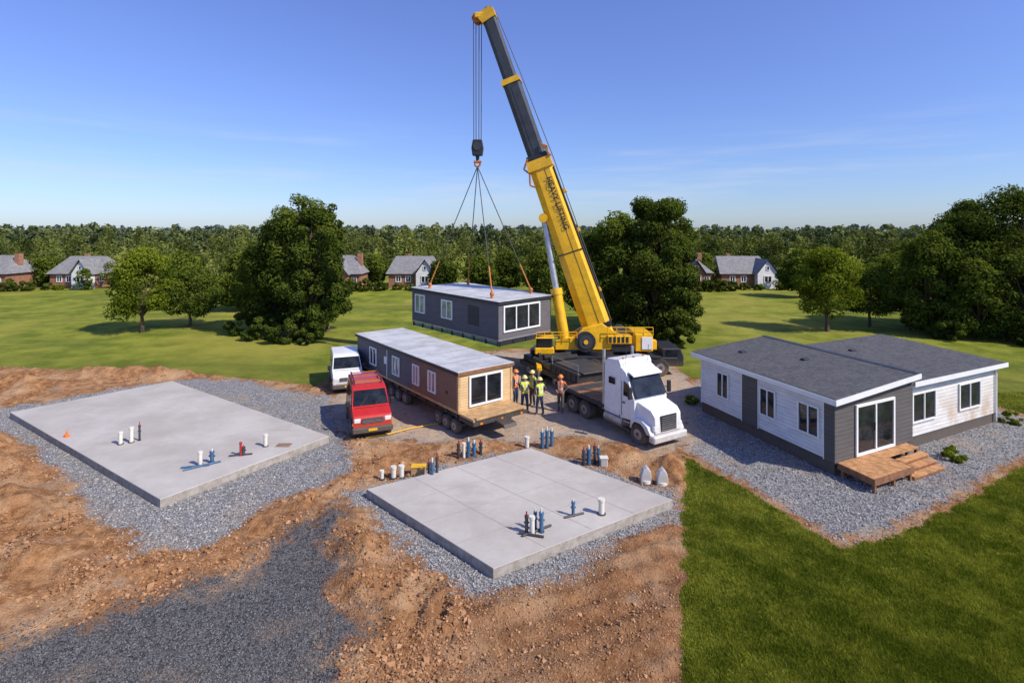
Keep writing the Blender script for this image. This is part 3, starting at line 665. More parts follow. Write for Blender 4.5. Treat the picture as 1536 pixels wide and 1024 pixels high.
C.prism('superstructure', M['yellow'], [(2.7, 1.55), (9.0, 1.55), (9.0, 2.15), (6.6, 2.5), (5.6, 3.2), (4.4, 2.9), (4.0, 2.35), (2.7, 2.1)], 33.55, 33.85, .04)
C.prism('superstructure', M['yellow'], [(3.0, 1.55), (9.0, 1.55), (9.0, 2.15), (6.6, 2.5), (5.6, 3.2), (4.4, 2.6), (4.0, 2.35), (3.0, 2.1)], 35.1, 35.4, .04)
C.box('superstructure', M['yellow'], (2.9, 33.86, 1.5), (8.9, 35.09, 1.9), .03)
C.cyl('slew_ring', M['black'], (5.4, 34.5, 1.2), (5.4, 34.5, 1.5), 1.3, n=28)
C.cyl('winch_drum', M['black'], (4.55, 33.3, 2.1), (4.55, 33.56, 2.1), .62, n=28); C.cyl('winch_drum', M['boomgrey'], (4.55, 33.25, 2.1), (4.55, 33.3, 2.1), .42, n=24); C.cyl('winch_drum', M['yellow'], (4.55, 33.2, 2.1), (4.55, 33.25, 2.1), .14, n=12)
C.cyl('winch_drum', M['rope'], (6.9, 33.9, 2.45), (6.9, 35.0, 2.45), .45, n=20)
C.box('counterweight', M['yellow'], (7.6, 33.3, 1.5), (8.7, 35.7, 2.6), .05); C.box('counterweight_panel', M['white'], (8.0, 33.25, 1.65), (8.65, 33.3, 2.4), .01)
C.box('counterweight', M['black'], (6.2, 33.5, 1.45), (7.55, 33.56, 1.9))
C.box('engine_cover', M['yellow'], (5.9, 33.35, 1.95), (7.4, 33.9, 2.5), .05)
for i in range(5): C.box('engine_grille', M['black'], (6.0+i*.26, 33.33, 2.05), (6.16+i*.26, 33.352, 2.4))
C.box('operator_cab', M['yellow'], (1.4, 33.2, 1.35), (2.6, 34.2, 1.75), .05); C.box('operator_cab_glass', M['glass'], (1.5, 33.25, 1.75), (2.5, 34.15, 2.3), .08); C.box('operator_cab_roof', M['yellow'], (1.42, 33.2, 2.3), (2.6, 34.2, 2.4), .04)
def rail(x0, x1, y, z, hh=.45, n=6):
    C.cyl('handrail', M['yellow'], (x0, y, z+hh), (x1, y, z+hh), .025, n=6); C.cyl('handrail', M['yellow'], (x0, y, z+hh*.5), (x1, y, z+hh*.5), .02, n=6)
    for i in range(n): xx = x0+(x1-x0)*i/(n-1); C.cyl('handrail', M['yellow'], (xx, y, z), (xx, y, z+hh), .022, n=6)
rail(5.9, 8.7, 33.3, 2.5, .5); rail(1.5, 4.0, 33.3, 2.35, .35)
C.box('carrier', M['black'], (1.2, 33.2, .65), (10.2, 35.9, 1.15), .04)
C.box('carrier_deck', M['boomgrey'], (1.3, 33.15, 1.15), (9.2, 35.95, 1.22))
C.prism('carrier_cab', M['black'], [(9.25, .6), (10.6, .6), (10.6, 1.2), (10.4, 1.7), (9.25, 1.7)], 33.3, 35.7, .06); C.box('carrier_cab_window', M['glass'], (9.5, 33.27, 1.25), (10.2, 33.31, 1.6))
for wx_ in (2.1, 3.3, 5.0, 6.2, 7.9, 9.1):
    for wy in (33.3, 35.8): C.wheel('wheel', (wx_, wy, .55), .55, .4)
for wx_ in (1.6, 7.1):
    C.box('outrigger', M['yellow'], (wx_-.15, 31.6, .75), (wx_+.15, 37.2, 1.0), .02)
    for wy in (31.7, 37.1): C.cyl('outrigger', M['steel'], (wx_, wy, .1), (wx_, wy, .9), .09, n=10); C.box('outrigger_pad', M['ply'], (wx_-.4, wy-.4, .0), (wx_+.4, wy+.4, .1), .02)
root = C.build()
tx = bpy.data.curves.new('boom_lettering', 'FONT'); tx.body = 'HEAVY LIFTING'; tx.size = .5; tx.extrude = .004; tx.space_character = 1.02; tx.offset = .008
to = bpy.data.objects.new('boom_lettering', tx); scene.collection.objects.link(to); tx.materials.append(M['black'])
xd = -d; zd = side; yd = zd.cross(xd)
Mx = Matrix((xd, yd, zd)).transposed().to_4x4(); Mx.translation = P(.475)+side*.70-yd*(-.12)
to.matrix_world = Mx; to.parent = root

# ------------------------------------------------------------------ black low-loader
K = Asm('equipment_trailer', (3.53, 28.6, 0), (-.46, .888, 0), (.888, .46, 0))
K.box('frame', M['black'], (0, 0, .5), (6.6, 2.7, .8), .03)
K.box('side_box', M['black'], (.2, .02, .8), (3.0, 2.68, 1.3), .04); K.box('side_box', M['boomgrey'], (3.1, .1, .8), (6.3, 2.6, 1.15), .04)
K.box('deck_plate', M['boomgrey'], (-.02, .3, 1.3), (2.9, 2.4, 1.36), .02)
for i in range(6): K.box('ribs', M['boomgrey'], (.3+i*.5, -.01, .85), (.36+i*.5, .02, 1.25))
for i in range(3):
    for yy in (.12, 2.58): K.wheel('wheel', (.6+i*.85, yy, .38), .38, .28)
for i in range(2):
    for yy in (.12, 2.58): K.wheel('wheel', (4.6+i*.85, yy, .38), .38, .28)
K.box('tail_light', M['redp'], (-.03, .2, .58), (0, .4, .7)); K.box('tail_light', M['redp'], (-.03, 2.3, .58), (0, 2.5, .7)); K.box('bumper', M['steel'], (-.06, .5, .55), (-.03, 2.2, .62))
for i in range(4): K.cyl('hose_reel', M['rubber'], (3.6+i*.7, .4, 1.32), (3.6+i*.7, 2.3, 1.32), .16, n=12)
K.path('hand_rail', M['steel'], [(.2, .1, 1.3), (.2, .1, 1.75), (2.8, .1, 1.75), (2.8, .1, 1.3)], .02)
K.build()

# ------------------------------------------------------------------ van
def van(o, fx, fy, paint, name, rack=True, sc=1.0):
    V_ = Asm(name, (*o, 0), (fx*sc, fy*sc, 0), (-fy*sc, fx*sc, 0), (0, 0, sc))
    tp = lambda x, z: 1-.13*max(0, z-1.05)-.06*max(0, x-1.6)
    V_.prism('body', M[paint], [(-2.0, .42), (-2.0, 1.9), (-1.9, 2.08), (.4, 2.10), (.8, 2.03), (1.55, 1.32), (2.15, 1.12), (2.28, .95), (2.3, .42)], -.92, .92, .05, tp, 2)
    V_.box('sill', M['black'], (-1.95, -.88, .28), (2.2, .88, .42))
    yw = lambda x, z: .92*tp(x, z)
    n_ = Vector((.69, 0, .72)).normalized()*.012
    p = [Vector((.90, -.74, 1.955)), Vector((.90, .74, 1.955)), Vector((1.5, .82, 1.385)), Vector((1.5, -.82, 1.385))]
    V_.add('windshield', M['glass'], [q+n_ for q in p]+[q-n_ for q in p], [(0, 1, 2, 3), (7, 6, 5, 4), (0, 4, 5, 1), (1, 5, 6, 2), (2, 6, 7, 3), (3, 7, 4, 0)])
    for s_ in (-1, 1):
        def sw(x0, x1, z0, z1, x0t=None, x1t=None, m='glass'):
            x0t = x0 if x0t is None else x0t; x1t = x1 if x1t is None else x1t
            pts = [(x0, z0), (x1, z0), (x1t, z1), (x0t, z1)]
            a_ = [(x, s_*(yw(x, z)+.012), z) for x, z in pts]; b_ = [(x, s_*(yw(x, z)-.02), z) for x, z in pts]
            V_.add('side_window', M[m], a_+b_, [(0, 1, 2, 3), (7, 6, 5, 4), (0, 4, 5, 1), (1, 5, 6, 2), (2, 6, 7, 3), (3, 7, 4, 0)])
        sw(.15, 1.3, 1.3, 1.85, .15, .8); sw(-.85, .02, 1.3, 1.85); sw(-1.85, -.98, 1.3, 1.85)
        for xx in (.09, -.92): V_.box('door_seam', M['black'], (xx-.008, s_*.93-.004, .5), (xx+.008, s_*.93+.004, 1.25))
        V_.box('door_handle', M['black'], (.2, s_*.94-.015, 1.1), (.36, s_*.94+.015, 1.14))
        V_.box('mirror', M['black'], (1.25, s_*1.05-.1, 1.32), (1.4, s_*1.05+.1, 1.6), .03)
        V_.box('headlamp', M['lamp'], (2.1, s_*.7-.15, .82), (2.30, s_*.7+.15, 1.02), .03); V_.box('turn_signal', M['amber'], (2.1, s_*.87-.05, .72), (2.27, s_*.87+.05, .80), .01)
        V_.box('side_moulding', M['black'], (-1.1, s_*.93-.012, .62), (1.1, s_*.93+.012, .7))
        for wx in (-1.3, 1.45):
            V_.cyl('wheel_arch', M['black'], (wx, s_*.78, .36), (wx, s_*.934, .36), .42, n=20); V_.wheel('wheel', (wx, s_*.84, .34), .34, .22)
    V_.box('grille', M['black'], (2.22, -.5, .78), (2.32, .5, 1.0), .02)
    for i in range(3): V_.box('grille_bar', M['steel'], (2.32, -.48, .81+i*.06), (2.33, .48, .825+i*.06))
    V_.box('bumper', M['black'], (2.15, -.93, .36), (2.42, .93, .62), .05); V_.box('number_plate', M['yellow'], (2.42, -.2, .46), (2.43, .2, .57))
    V_.cyl('wiper', M['black'], (1.53, -.5, 1.4), (1.2, -.1, 1.72), .012, n=5); V_.cyl('wiper', M['black'], (1.53, .2, 1.4), (1.2, .6, 1.72), .012, n=5)
    V_.box('hood_line', M['black'], (1.58, -.75, 1.30), (1.60, .75, 1.325))
    if rack:
        for xx in (-1.7, -.9, 0, .3): V_.box('roof_rack', M['orange'], (xx, -.7, 2.16), (xx+.06, .7, 2.20)); 
        for yy in (-.68, .64): V_.box('roof_rack', M['black'], (-1.8, yy, 2.20), (.4, yy+.05, 2.24)); V_.box('roof_rack', M['black'], (-1.75, yy, 2.08), (-1.7, yy+.04, 2.20)); V_.box('roof_rack', M['black'], (.3, yy, 2.08), (.35, yy+.04, 2.20))
    V_.build()
van((-6.75, 25.2), .36, -.933, 'red', 'red_van', True, .92)
van((-9.75, 31.6), .36, -.933, 'white', 'white_van', False, .9)

# ------------------------------------------------------------------ semi truck
fx, fy = .50, -.866
Q = Asm('semi_truck', (4.95, 25.2, 0), (fx, fy, 0), (-fy, fx, 0), (0, 0, .94))
hw = .98
Q.box('frame_rail', M['black'], (-3.0, -.45, .6), (2.9, -.3, .85)); Q.box('frame_rail', M['black'], (-3.0, .3, .6), (2.9, .45, .85))
Q.box('rear_deck', M['black'], (-3.1, -hw, .95), (.1, hw, 1.12), .03)
for i in range(9): Q.box('deck_plank', M['woodd'] if i % 3 == 0 else M['boomgrey'], (-3.05+i*.34, -hw+.06, 1.12), (-2.75+i*.34, hw-.06, 1.16))
Q.box('tail_bumper', M['steel'], (-3.2, -hw, .6), (-3.1, hw, .72)); Q.box('tail_light', M['redp'], (-3.22, -.8, .75), (-3.1, -.6, .9)); Q.box('mud_flap', M['black'], (-2.95, -hw, .3), (-2.92, -.45, .9))
for wx in (-2.3, -1.3):
    for s_ in (-1, 1): Q.wheel('wheel', (wx, s_*(hw-.2), .46), .46, .42)
for s_ in (-1, 1):
    Q.wheel('wheel', (2.35, s_*(hw-.13), .46), .46, .28)
    Q.cyl('fuel_tank', M['steel'], (.15, s_*(hw-.25), .62), (1.35, s_*(hw-.25), .62), .28, n=18)
    Q.box('step', M['black'], (1.4, s_*(hw-.14)-.12, .4), (1.8, s_*(hw-.14)+.12, .46)); Q.box('step', M['steel'], (1.4, s_*(hw-.16)-.12, .75), (1.8, s_*(hw-.16)+.12, .8))
tp = lambda x, z: 1-.05*max(0, z-2.2)
Q.prism('sleeper', M['white'], [(.15, .95), (.15, 3.2), (.3, 3.42), (1.1, 3.5), (1.22, 3.3), (1.22, .95)], -hw, hw, .06, tp, 2)
Q.prism('cab', M['white'], [(1.2, .85), (1.2, 3.2), (1.55, 3.0), (1.75, 2.62), (2.12, 1.86), (2.12, .95)], -hw+.02, hw-.02, .05, tp, 2)
Q.prism('hood', M['white'], [(2.05, .98), (2.05, 1.84), (2.9, 1.62), (3.1, 1.4), (3.15, .65), (2.85, .6), (2.72, .98)], -hw+.16, hw-.16, .06, lambda x, z: 1-.08*max(0, x-2.1), 2)
for s_ in (-1, 1):
    Q.prism('fender', M['white'], [(1.85, .6), (1.9, .95), (2.15, 1.12), (2.6, 1.12), (2.9, .95), (3.1, .62), (2.86, .6), (2.7, .85), (2.5, .98), (2.15, .98), (1.98, .8), (1.95, .6)], s_*(hw-.16)-.16, s_*(hw-.16)+.16, .015)
    Q.box('headlamp', M['lamp'], (3.0, s_*.68-.13, .78), (3.14, s_*.68+.13, 1.0), .03)
    a_ = [(1.45, 1.95), (2.02, 1.95), (1.72, 2.5), (1.45, 2.6)]
    pa = [(x, s_*((hw-.02)*tp(x, z)+.012), z) for x, z in a_]; pb = [(x, s_*((hw-.02)*tp(x, z)-.02), z) for x, z in a_]
    Q.add('side_window', M['glass'], pa+pb, [(0, 1, 2, 3), (7, 6, 5, 4), (0, 4, 5, 1), (1, 5, 6, 2), (2, 6, 7, 3), (3, 7, 4, 0)])
    Q.box('sleeper_window', M['glass'], (.5, s_*(hw-.0)-.012, 2.3), (.9, s_*(hw-.0)+.012, 2.6), .004)
    Q.box('door_seam', M['black'], (1.32, s_*(hw-.015)-.006, 1.0), (1.335, s_*(hw-.015)+.006, 2.6)); Q.box('door_handle', M['black'], (1.4, s_*(hw+.0)-.015, 1.6), (1.55, s_*(hw+.0)+.01, 1.65))
    Q.box('mirror', M['black'], (2.0, s_*(hw+.16)-.1, 1.95), (2.12, s_*(hw+.16)+.1, 2.5), .03); Q.cyl('mirror_arm', M['black'], (1.95, s_*(hw-.05), 2.2), (2.05, s_*(hw+.1), 2.2), .02, n=6)
    Q.cyl('exhaust_stack', M['steel'], (.02, s_*(hw-.12), .9), (.02, s_*(hw-.12), 3.75), .075, n=12)
    Q.box('side_skirt', M['white'], (.2, s_*(hw-.02)-.02, .9), (1.15, s_*(hw-.02)+.02, 1.3), .01)
p = [Vector((1.6, -.82, 2.95)), Vector((1.6, .82, 2.95)), Vector((2.1, .88, 1.93)), Vector((2.1, -.88, 1.93))]; n_ = Vector((.9, 0, .44))*.02; off = Vector((.07, 0, .03))
Q.add('windshield', M['glass'], [q+off+n_ for q in p]+[q+off-n_*3 for q in p], [(0, 1, 2, 3), (7, 6, 5, 4), (0, 4, 5, 1), (1, 5, 6, 2), (2, 6, 7, 3), (3, 7, 4, 0)])
Q.prism('sun_visor', M['white'], [(1.6, 3.06), (1.95, 2.92), (1.95, 2.86), (1.6, 3.0)], -.84, .84, .01)
Q.box('grille', M['black'], (3.1, -.45, .72), (3.17, .45, 1.42), .02)
for i in range(7): Q.box('grille_bar', M['steel'], (3.17, -.42, .78+i*.09), (3.185, .42, .80+i*.09))
Q.box('bumper', M['white'], (2.95, -hw+.02, .3), (3.3, hw-.02, .62), .05)
Q.cyl('antenna', M['black'], (1.3, -.7, 3.3), (1.35, -.7, 4.2), .012, n=5); Q.cyl('antenna', M['black'], (1.3, .6, 3.3), (1.35, .6, 4.1), .012, n=5)
for yy in (-.6, 0, .6): Q.box('marker_lamp', M['amber'], (1.0, yy-.05, 3.5), (1.1, yy+.05, 3.56), .01)
for i in range(3): Q.path('air_line', M['redp' if i % 2 else 'blue'], [(.12, -.3+.2*i, 1.9), (-.2, -.3+.2*i, 1.5), (-.4, -.2+.15*i, 1.3), (-.6, 0, 1.2)], .02, 5)
Q.build()

a = Asm('caution_strap', (0, 0, 0)); a.path('strap', M['yellow'], [(-6.3, 23.3, .05), (-5.4, 23.7, .06), (-4.6, 24.4, .05), (-3.4, 25.0, .06)], .03, 6); a.build()

# ------------------------------------------------------------------ people
def person(name, x, y, ang, vest, legs, helm, pose=0, sc=1.0):
    J = {}
    J['pel'] = (0, 0, .96); J['waist'] = (0, 0, 1.1); J['chest'] = (.01, 0, 1.3); J['neckb'] = (0, 0, 1.46); J['neck'] = (.01, 0, 1.53); J['hc'] = (.02, 0, 1.62); J['ht'] = (.015, 0, 1.71)
    st = (.0, .05)[pose % 2]
    for s_, n in ((1, 'l'), (-1, 'r')):
        J['sh'+n] = (0, .17*s_, 1.42); J['hip'+n] = (0, .09*s_, .88); J['kn'+n] = (.03+st*s_, .11*s_, .49); J['an'+n] = (-.01+st*2*s_, .12*s_, .09); J['toe'+n] = (.14+st*2*s_, .14*s_, .045)
        if pose == 0 or (pose == 2 and s_ == 1): J['el'+n] = (-.02, .25*s_, 1.14); J['wr'+n] = (.05, .27*s_, .89)
        elif pose == 1: J['el'+n] = (.03, .25*s_, 1.14); J['wr'+n] = (.24, .13*s_, 1.12)
        elif pose == 2: J['el'+n] = (.16, .27*s_, 1.25); J['wr'+n] = (.38, .25*s_, 1.38)
        else: J['el'+n] = (-.05, .33*s_, 1.2); J['wr'+n] = (.06, .2*s_, 1.02)
        e_, w_ = Vector(J['el'+n]), Vector(J['wr'+n]); dd = (w_-e_).normalized()
        J['pa'+n] = tuple(w_+dd*.08)
    rad = dict(pel=.14, waist=.135, chest=.155, neckb=.075, neck=.06, hc=.088, ht=.07)
    for n in 'lr': rad.update({'sh'+n: .075, 'el'+n: .05, 'wr'+n: .035, 'pa'+n: .032, 'hip'+n: .10, 'kn'+n: .07, 'an'+n: .05, 'toe'+n: .04})
    E = [('pel', 'waist'), ('waist', 'chest'), ('chest', 'neckb'), ('neckb', 'neck'), ('neck', 'hc'), ('hc', 'ht')]
    for n in 'lr': E += [('chest', 'sh'+n), ('sh'+n, 'el'+n), ('el'+n, 'wr'+n), ('wr'+n, 'pa'+n), ('pel', 'hip'+n), ('hip'+n, 'kn'+n), ('kn'+n, 'an'+n), ('an'+n, 'toe'+n)]
    names = list(J); V = [J[k] for k in names]; rr = [rad[k] for k in names]; ed = [(names.index(a_), names.index(b_)) for a_, b_ in E]; roots = {0}
    for s_, n in ((1, 'l'), (-1, 'r')):
        p = Vector(J['pa'+n]); dd = (p-Vector(J['wr'+n])).normalized(); sd = dd.cross(Vector((0, s_, 0))); sd = sd.normalized() if sd.length > .3 else Vector((1, 0, 0)); inn = Vector((0, -s_, 0))
        for f in range(5):
            if f < 4: k = (f-1.5)*.018; b0 = p-dd*.02+sd*k; ln = (.07, .082, .078, .06)[f]; pts = [b0, b0+dd*(.03+ln*.4), b0+dd*(.03+ln*.8)+inn*.015, b0+dd*(.03+ln)+inn*.035]
            else: b0 = p-dd*.045-sd*.02; pts = [b0, b0-sd*.03+dd*.03, b0-sd*.04+dd*.055+inn*.01]
            i0 = len(V); roots.add(i0)
            for i, q in enumerate(pts):
                V.append(tuple(q)); rr.append(.009-.001*i)
                if i: ed.append((len(V)-2, len(V)-1))
    me = bpy.data.meshes.new('t'); me.from_pydata(V, ed, []); ob = bpy.data.objects.new('t', me); scene.collection.objects.link(ob)
    ob.modifiers.new('s', 'SKIN'); sv = me.skin_vertices[0].data
    for i, v in enumerate(sv):
        v.radius = (rr[i], rr[i]); v.use_root = i in roots
        if i < len(names) and names[i] in ('chest', 'waist', 'pel'): v.radius = (rr[i]*.75, rr[i]*1.12)
    sb_ = ob.modifiers.new('ss', 'SUBSURF'); sb_.levels = 2; sb_.render_levels = 2
    dg = bpy.context.evaluated_depsgraph_get(); me2 = bpy.data.meshes.new_from_object(ob.evaluated_get(dg)); bpy.data.objects.remove(ob)
    ms = ['khaki', 'navy', 'skin', vest, 'stripe', 'black']; ms[1] = legs
    for k in ms: me2.materials.append(M[k])
    segs = [(Vector(J[a_]), Vector(J[b_]), a_, b_) for a_, b_ in E]
    for pl in me2.polygons:
        c = pl.center; best = 9; bn = ''
        for a_, b_, na, nb_ in segs:
            t = max(0, min(1, (c-a_).dot(b_-a_)/(b_-a_).length_squared)); dist = (c-a_.lerp(b_, t)).length
            if dist < best: best = dist; bn = na[:2]+nb_[:2]
        z_ = c.z
        if c.z > 1.49 and abs(c.y) < .16: k = 2
        elif bn in ('wrpa',): k = 2
        elif bn in ('shel', 'elwr'): k = 3 if bn == 'shel' and ((c-Vector(J['shl'])).length < .1 or (c-Vector(J['shr'])).length < .1) else 0
        elif z_ < .16: k = 5
        elif z_ < .93: k = 1
        else: k = 4 if (1.06 < z_ < 1.11 or (abs(abs(c.y)-.08) < .02 and z_ > 1.11)) else 3
        pl.material_index = k; pl.use_smooth = True
    root = bpy.data.objects.new(name, None); scene.collection.objects.link(root); zg = float(gz(np.array([x]), np.array([y]))[0])
    root.location = (x, y, zg); root.rotation_euler = (0, 0, ang); root.scale = (sc, sc, sc)
    b = bpy.data.objects.new('body', me2); scene.collection.objects.link(b); b.parent = root
    A_ = Asm('helm', (0, 0, 0))
    A_.sphere('hard_hat', M[helm], (.015, 0, 1.68), .125, (1.08, .95, .95), 0, 16); A_.cyl('hard_hat', M[helm], (.03, 0, 1.675), (.03, 0, 1.69), .15, .14, 18)
    A_.cyl('nose', M['skin'], (.095, 0, 1.63), (.125, 0, 1.605), .010, .016, 8)
    for s_ in (-1, 1):
        A_.sphere('eye', M['hair'], (.098, s_*.032, 1.638), .011); A_.sphere('ear', M['skin'], (.01, s_*.092, 1.62), .028, (.6, .35, 1))
    A_.box('mouth', M['redp'], (.093, -.02, 1.578), (.099, .02, 1.583)); A_.sphere('hair', M['hair'], (-.02, 0, 1.63), .092, (.95, 1.02, 1), -.5, 12)
    hr = A_.build(); hr.name = 'head_details'; hr.parent = root
PP = [('construction_worker', .62, 26.7, -1.2, 'hiviz', 'navy', 'helmw', 1), ('construction_worker', 1.36, 26.3, 2.2, 'hiviz', 'navy', 'helmw', 3), ('construction_worker', 2.42, 26.8, -2.0, 'hivizo', 'khaki', 'helmo', 3),
      ('construction_worker', .18, 27.7, -.6, 'hivizo', 'navy', 'helmo', 0), ('construction_worker', 1.05, 27.6, -2.4, 'hiviz', 'khaki', 'helmw', 2)]
for p in PP: person(*p, sc=1.03)

# ------------------------------------------------------------------ vegetation
def leaves(C_, Nn, size, tint):
    n = len(C_); r = rng.normal(size=(n, 3)); Nn = Nn/np.linalg.norm(Nn, axis=1)[:, None]
    t = np.cross(Nn, r); t /= np.linalg.norm(t, axis=1)[:, None]; b = np.cross(Nn, t)
    s = size[:, None]; fold = Nn*s*.25
    V = np.stack([C_-t*s, C_-b*s*.6+fold, C_+t*s, C_+b*s*.6+fold], 1).reshape(-1, 3)
    return V, np.arange(4*n).reshape(-1, 4), np.repeat(tint, 4)
def crown_pts(n, nb, w, h, z0, seed, jag=.18, shape=1.0, full=.0):
    r = np.random.default_rng(seed)
    th = r.uniform(0, 2*math.pi, nb); zz = r.uniform(-1, 1, nb); rad = np.sqrt(np.clip(1-np.abs(zz)**(2.2+full), .05, 1))*r.uniform(.45, .95, nb)
    taper = 1-.18*shape*(zz+.2)
    bc = np.stack([np.cos(th)*rad*w/2*taper, np.sin(th)*rad*w/2*taper, z0+h/2+zz*h*.44], 1)
    br = r.uniform(.10, .23, nb)*min(w, h)
    wgt = br**2/np.sum(br**2); idx = r.choice(nb, n, p=wgt)
    d = r.normal(size=(n, 3)); d /= np.linalg.norm(d, axis=1)[:, None]
    rr = br[idx]*(1-jag*1.3*r.random(n)**.7+jag*r.normal(size=n)*.6)
    P_ = bc[idx]+d*rr[:, None]*np.array([1.1, 1.1, .85])
    nrm = d*1.0+r.normal(size=(n, 3))*.55+np.array([0, 0, .35])
    bt = r.uniform(-.2, .2, nb)
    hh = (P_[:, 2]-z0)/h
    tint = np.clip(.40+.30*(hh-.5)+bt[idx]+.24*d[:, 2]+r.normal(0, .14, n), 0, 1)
    return P_, nrm, tint, bc, br
def tree(name, x, y, h, w, z0, seed, n, ls, lm, trunk=.16, nb=56, full=0):
    P_, nr, ti, bc, br = crown_pts(n, nb, w, h-z0, z0, seed, full=full)
    a = Asm(name, (x, y, 0))
    top = Vector((.1, 0, z0+(h-z0)*.6))
    pts = [Vector((0, 0, -.1)), Vector((.03, .02, z0*.5)), Vector((-.03, 0, z0)), Vector((.05, .03, z0+(h-z0)*.3)), top]
    for i in range(4): a.cyl('trunk', M['bark'], pts[i], pts[i+1], trunk*(1.25-.25*i), trunk*(1.25-.25*(i+1)), 10)
    for i in range(0, 22):
        b = Vector(bc[i]); s_ = pts[2].lerp(top, max(0, min(1, (b.z-z0)/(h-z0)-.15))) if i % 4 else pts[1].lerp(pts[2], .9)
        m_ = s_.lerp(b, .5)+Vector((0, 0, .12*w*.3)); a.cyl('limb', M['bark'], s_, m_, trunk*.38, trunk*.25, 6); a.cyl('limb', M['bark'], m_, b, trunk*.25, trunk*.1, 6)
    root = a.build()
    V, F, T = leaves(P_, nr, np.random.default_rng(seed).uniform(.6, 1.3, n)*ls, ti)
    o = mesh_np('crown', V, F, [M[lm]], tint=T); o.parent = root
    return root
tree('maple_tree', -32.6, 47.6, 7.1, 5.2, 1.4, 3, 14000, .11, 'leaf_bright', nb=44); tree('fruit_tree', -30.0, 50.3, 5.6, 5.0, 1.2, 4, 12000, .11, 'leaf_mid', .13)
tree('maple_tree', 28.0, 48, 7.1, 5.1, 1.4, 5, 14000, .11, 'leaf_bright', nb=44); tree('fruit_tree', 33.3, 50.3, 5.6, 4.8, 1.2, 6, 12000, .11, 'leaf_mid', .13)
big = [(-18.0, 46, 12.3, 5.4), (-20.6, 47, 9.8, 4.6), (-16.6, 44.5, 11.0, 3.9), (-22.9, 49, 7.0, 3.8), (-16.4, 48, 12.0, 3.6),
       (13.1, 46, 12.2, 4.6), (9.8, 47.5, 10.8, 5.2), (7.4, 50, 8.6, 4.6), (11.4, 43.5, 7.5, 4.2), (14.2, 50, 11.8, 4.0), (12.2, 49, 12.0, 4.4), (13.2, 43, 8, 3.2),
       (36.2, 47, 9.0, 4.8), (39.6, 47.5, 11.0, 5.8), (43.2, 47, 12.6, 6.2), (47.5, 47, 13.0, 7), (41.5, 43.8, 7.2, 4.8), (45.8, 43.5, 9.5, 5.4), (38.4, 44.5, 6.5, 4), (41.6, 50, 11.8, 5)]
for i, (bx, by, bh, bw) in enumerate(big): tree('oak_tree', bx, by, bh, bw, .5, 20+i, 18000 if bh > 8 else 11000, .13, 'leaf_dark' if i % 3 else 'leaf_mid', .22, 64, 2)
def shrub(name, x, y, w, h, n, ls, lm, seed, z=0):
    P_, nr, ti, bc, br = crown_pts(n, 22, w, h, -.05, seed)
    P_[:, 2] = np.abs(P_[:, 2])
    V, F, T = leaves(P_, nr, np.full(n, ls), ti); o = mesh_np(name, V, F, [M[lm]], tint=T); o.location = (x, y, z)
for i, (sx, sy, sw_, sh_) in enumerate([(-23.2, 46.5, 3.4, 1.8), (-20.5, 44.5, 3, 1.9), (-18, 43.4, 3.4, 1.9), (-15.8, 42.8, 2.6, 1.7), (9, 43.5, 3.6, 1.6), (12.5, 41.5, 3, 1.7), (36, 44.5, 3.2, 1.6), (40.5, 41.5, 3.6, 1.6), (44, 41.8, 4, 2)]):
    shrub('bush', sx, sy, sw_, sh_, 3000, .1, 'leaf_dark', 60+i)
for i, (sx, sy, s_) in enumerate([(17.3, 21.2, .9), (23.3, 25.2, 1.0), (9.3, 28.0, .8)]): shrub('shrub', sx, sy, s_, .5*s_+.1, 1100, .05, 'leaf_bright', 80+i)
for i, (bx, by, bh, bw) in enumerate([(-30.3, 60, 6.2, 4.8), (-28.6, 64, 7.5, 5.0), (-33.5, 70, 6, 5), (42.6, 60, 6.5, 5), (46.8, 64, 7.2, 5), (38.4, 72, 6, 4.6), (-4.5, 76, 5.2, 4.6), (-.5, 80, 5.6, 4.8), (4.2, 70, 6.5, 5), (6.5, 76, 7, 5), (-10, 78, 4.6, 4), (22.5, 80, 6, 4.6), (-46, 76, 6, 5)]):
    tree('shade_tree', bx, by, bh, bw, .7, 300+i, 6500, .18, ('leaf_mid', 'leaf_dark', 'leaf_mid')[i % 3], .14)

# forest masses
def forest(name, rows, n, ls, lm, seed):
    r = np.random.default_rng(seed); Vs = []; Fs = []; Ts = []; off = 0
    protos = [crown_pts(n, 12+k, 1.0, 1.0, 0, 200+k, .2, full=(k % 3)) for k in range(8)]
    for (yy, sp, h0, h1, skip) in rows:
        ext = yy*1.02+25; xx = -ext
        while xx < ext:
            xx += sp*r.uniform(.4, 1.6)
            if r.random() < skip: continue
            h = r.uniform(h0, h1); h *= .82+.34*float(fbm(np.array([xx*.03]), np.array([yy*.03]), 5)[0])
            if r.random() < .03: h *= 1.13
            w = h*r.uniform(.55, 1.05) if r.random() > .15 else h*.36
            P_, nr, ti, _, _ = protos[r.integers(8)]; a_ = r.uniform(0, 6.28); c_, s_ = math.cos(a_), math.sin(a_)
            Q_ = P_*np.array([w, w, h]); Q_ = np.stack([Q_[:, 0]*c_-Q_[:, 1]*s_, Q_[:, 0]*s_+Q_[:, 1]*c_, Q_[:, 2]], 1)+np.array([xx, yy+r.uniform(-5, 5), -.3])
            V, F, T = leaves(Q_, nr, r.uniform(.6, 1.3, len(Q_))*ls*(h/8)*(w/h/.75)**.5, np.clip(ti+r.normal(0, .28), 0, 1))
            Vs.append(V); Fs.append(F+off); Ts.append(T); off += len(V)
    mesh_np(name, np.concatenate(Vs), np.concatenate(Fs), [M[lm]], tint=np.concatenate(Ts))
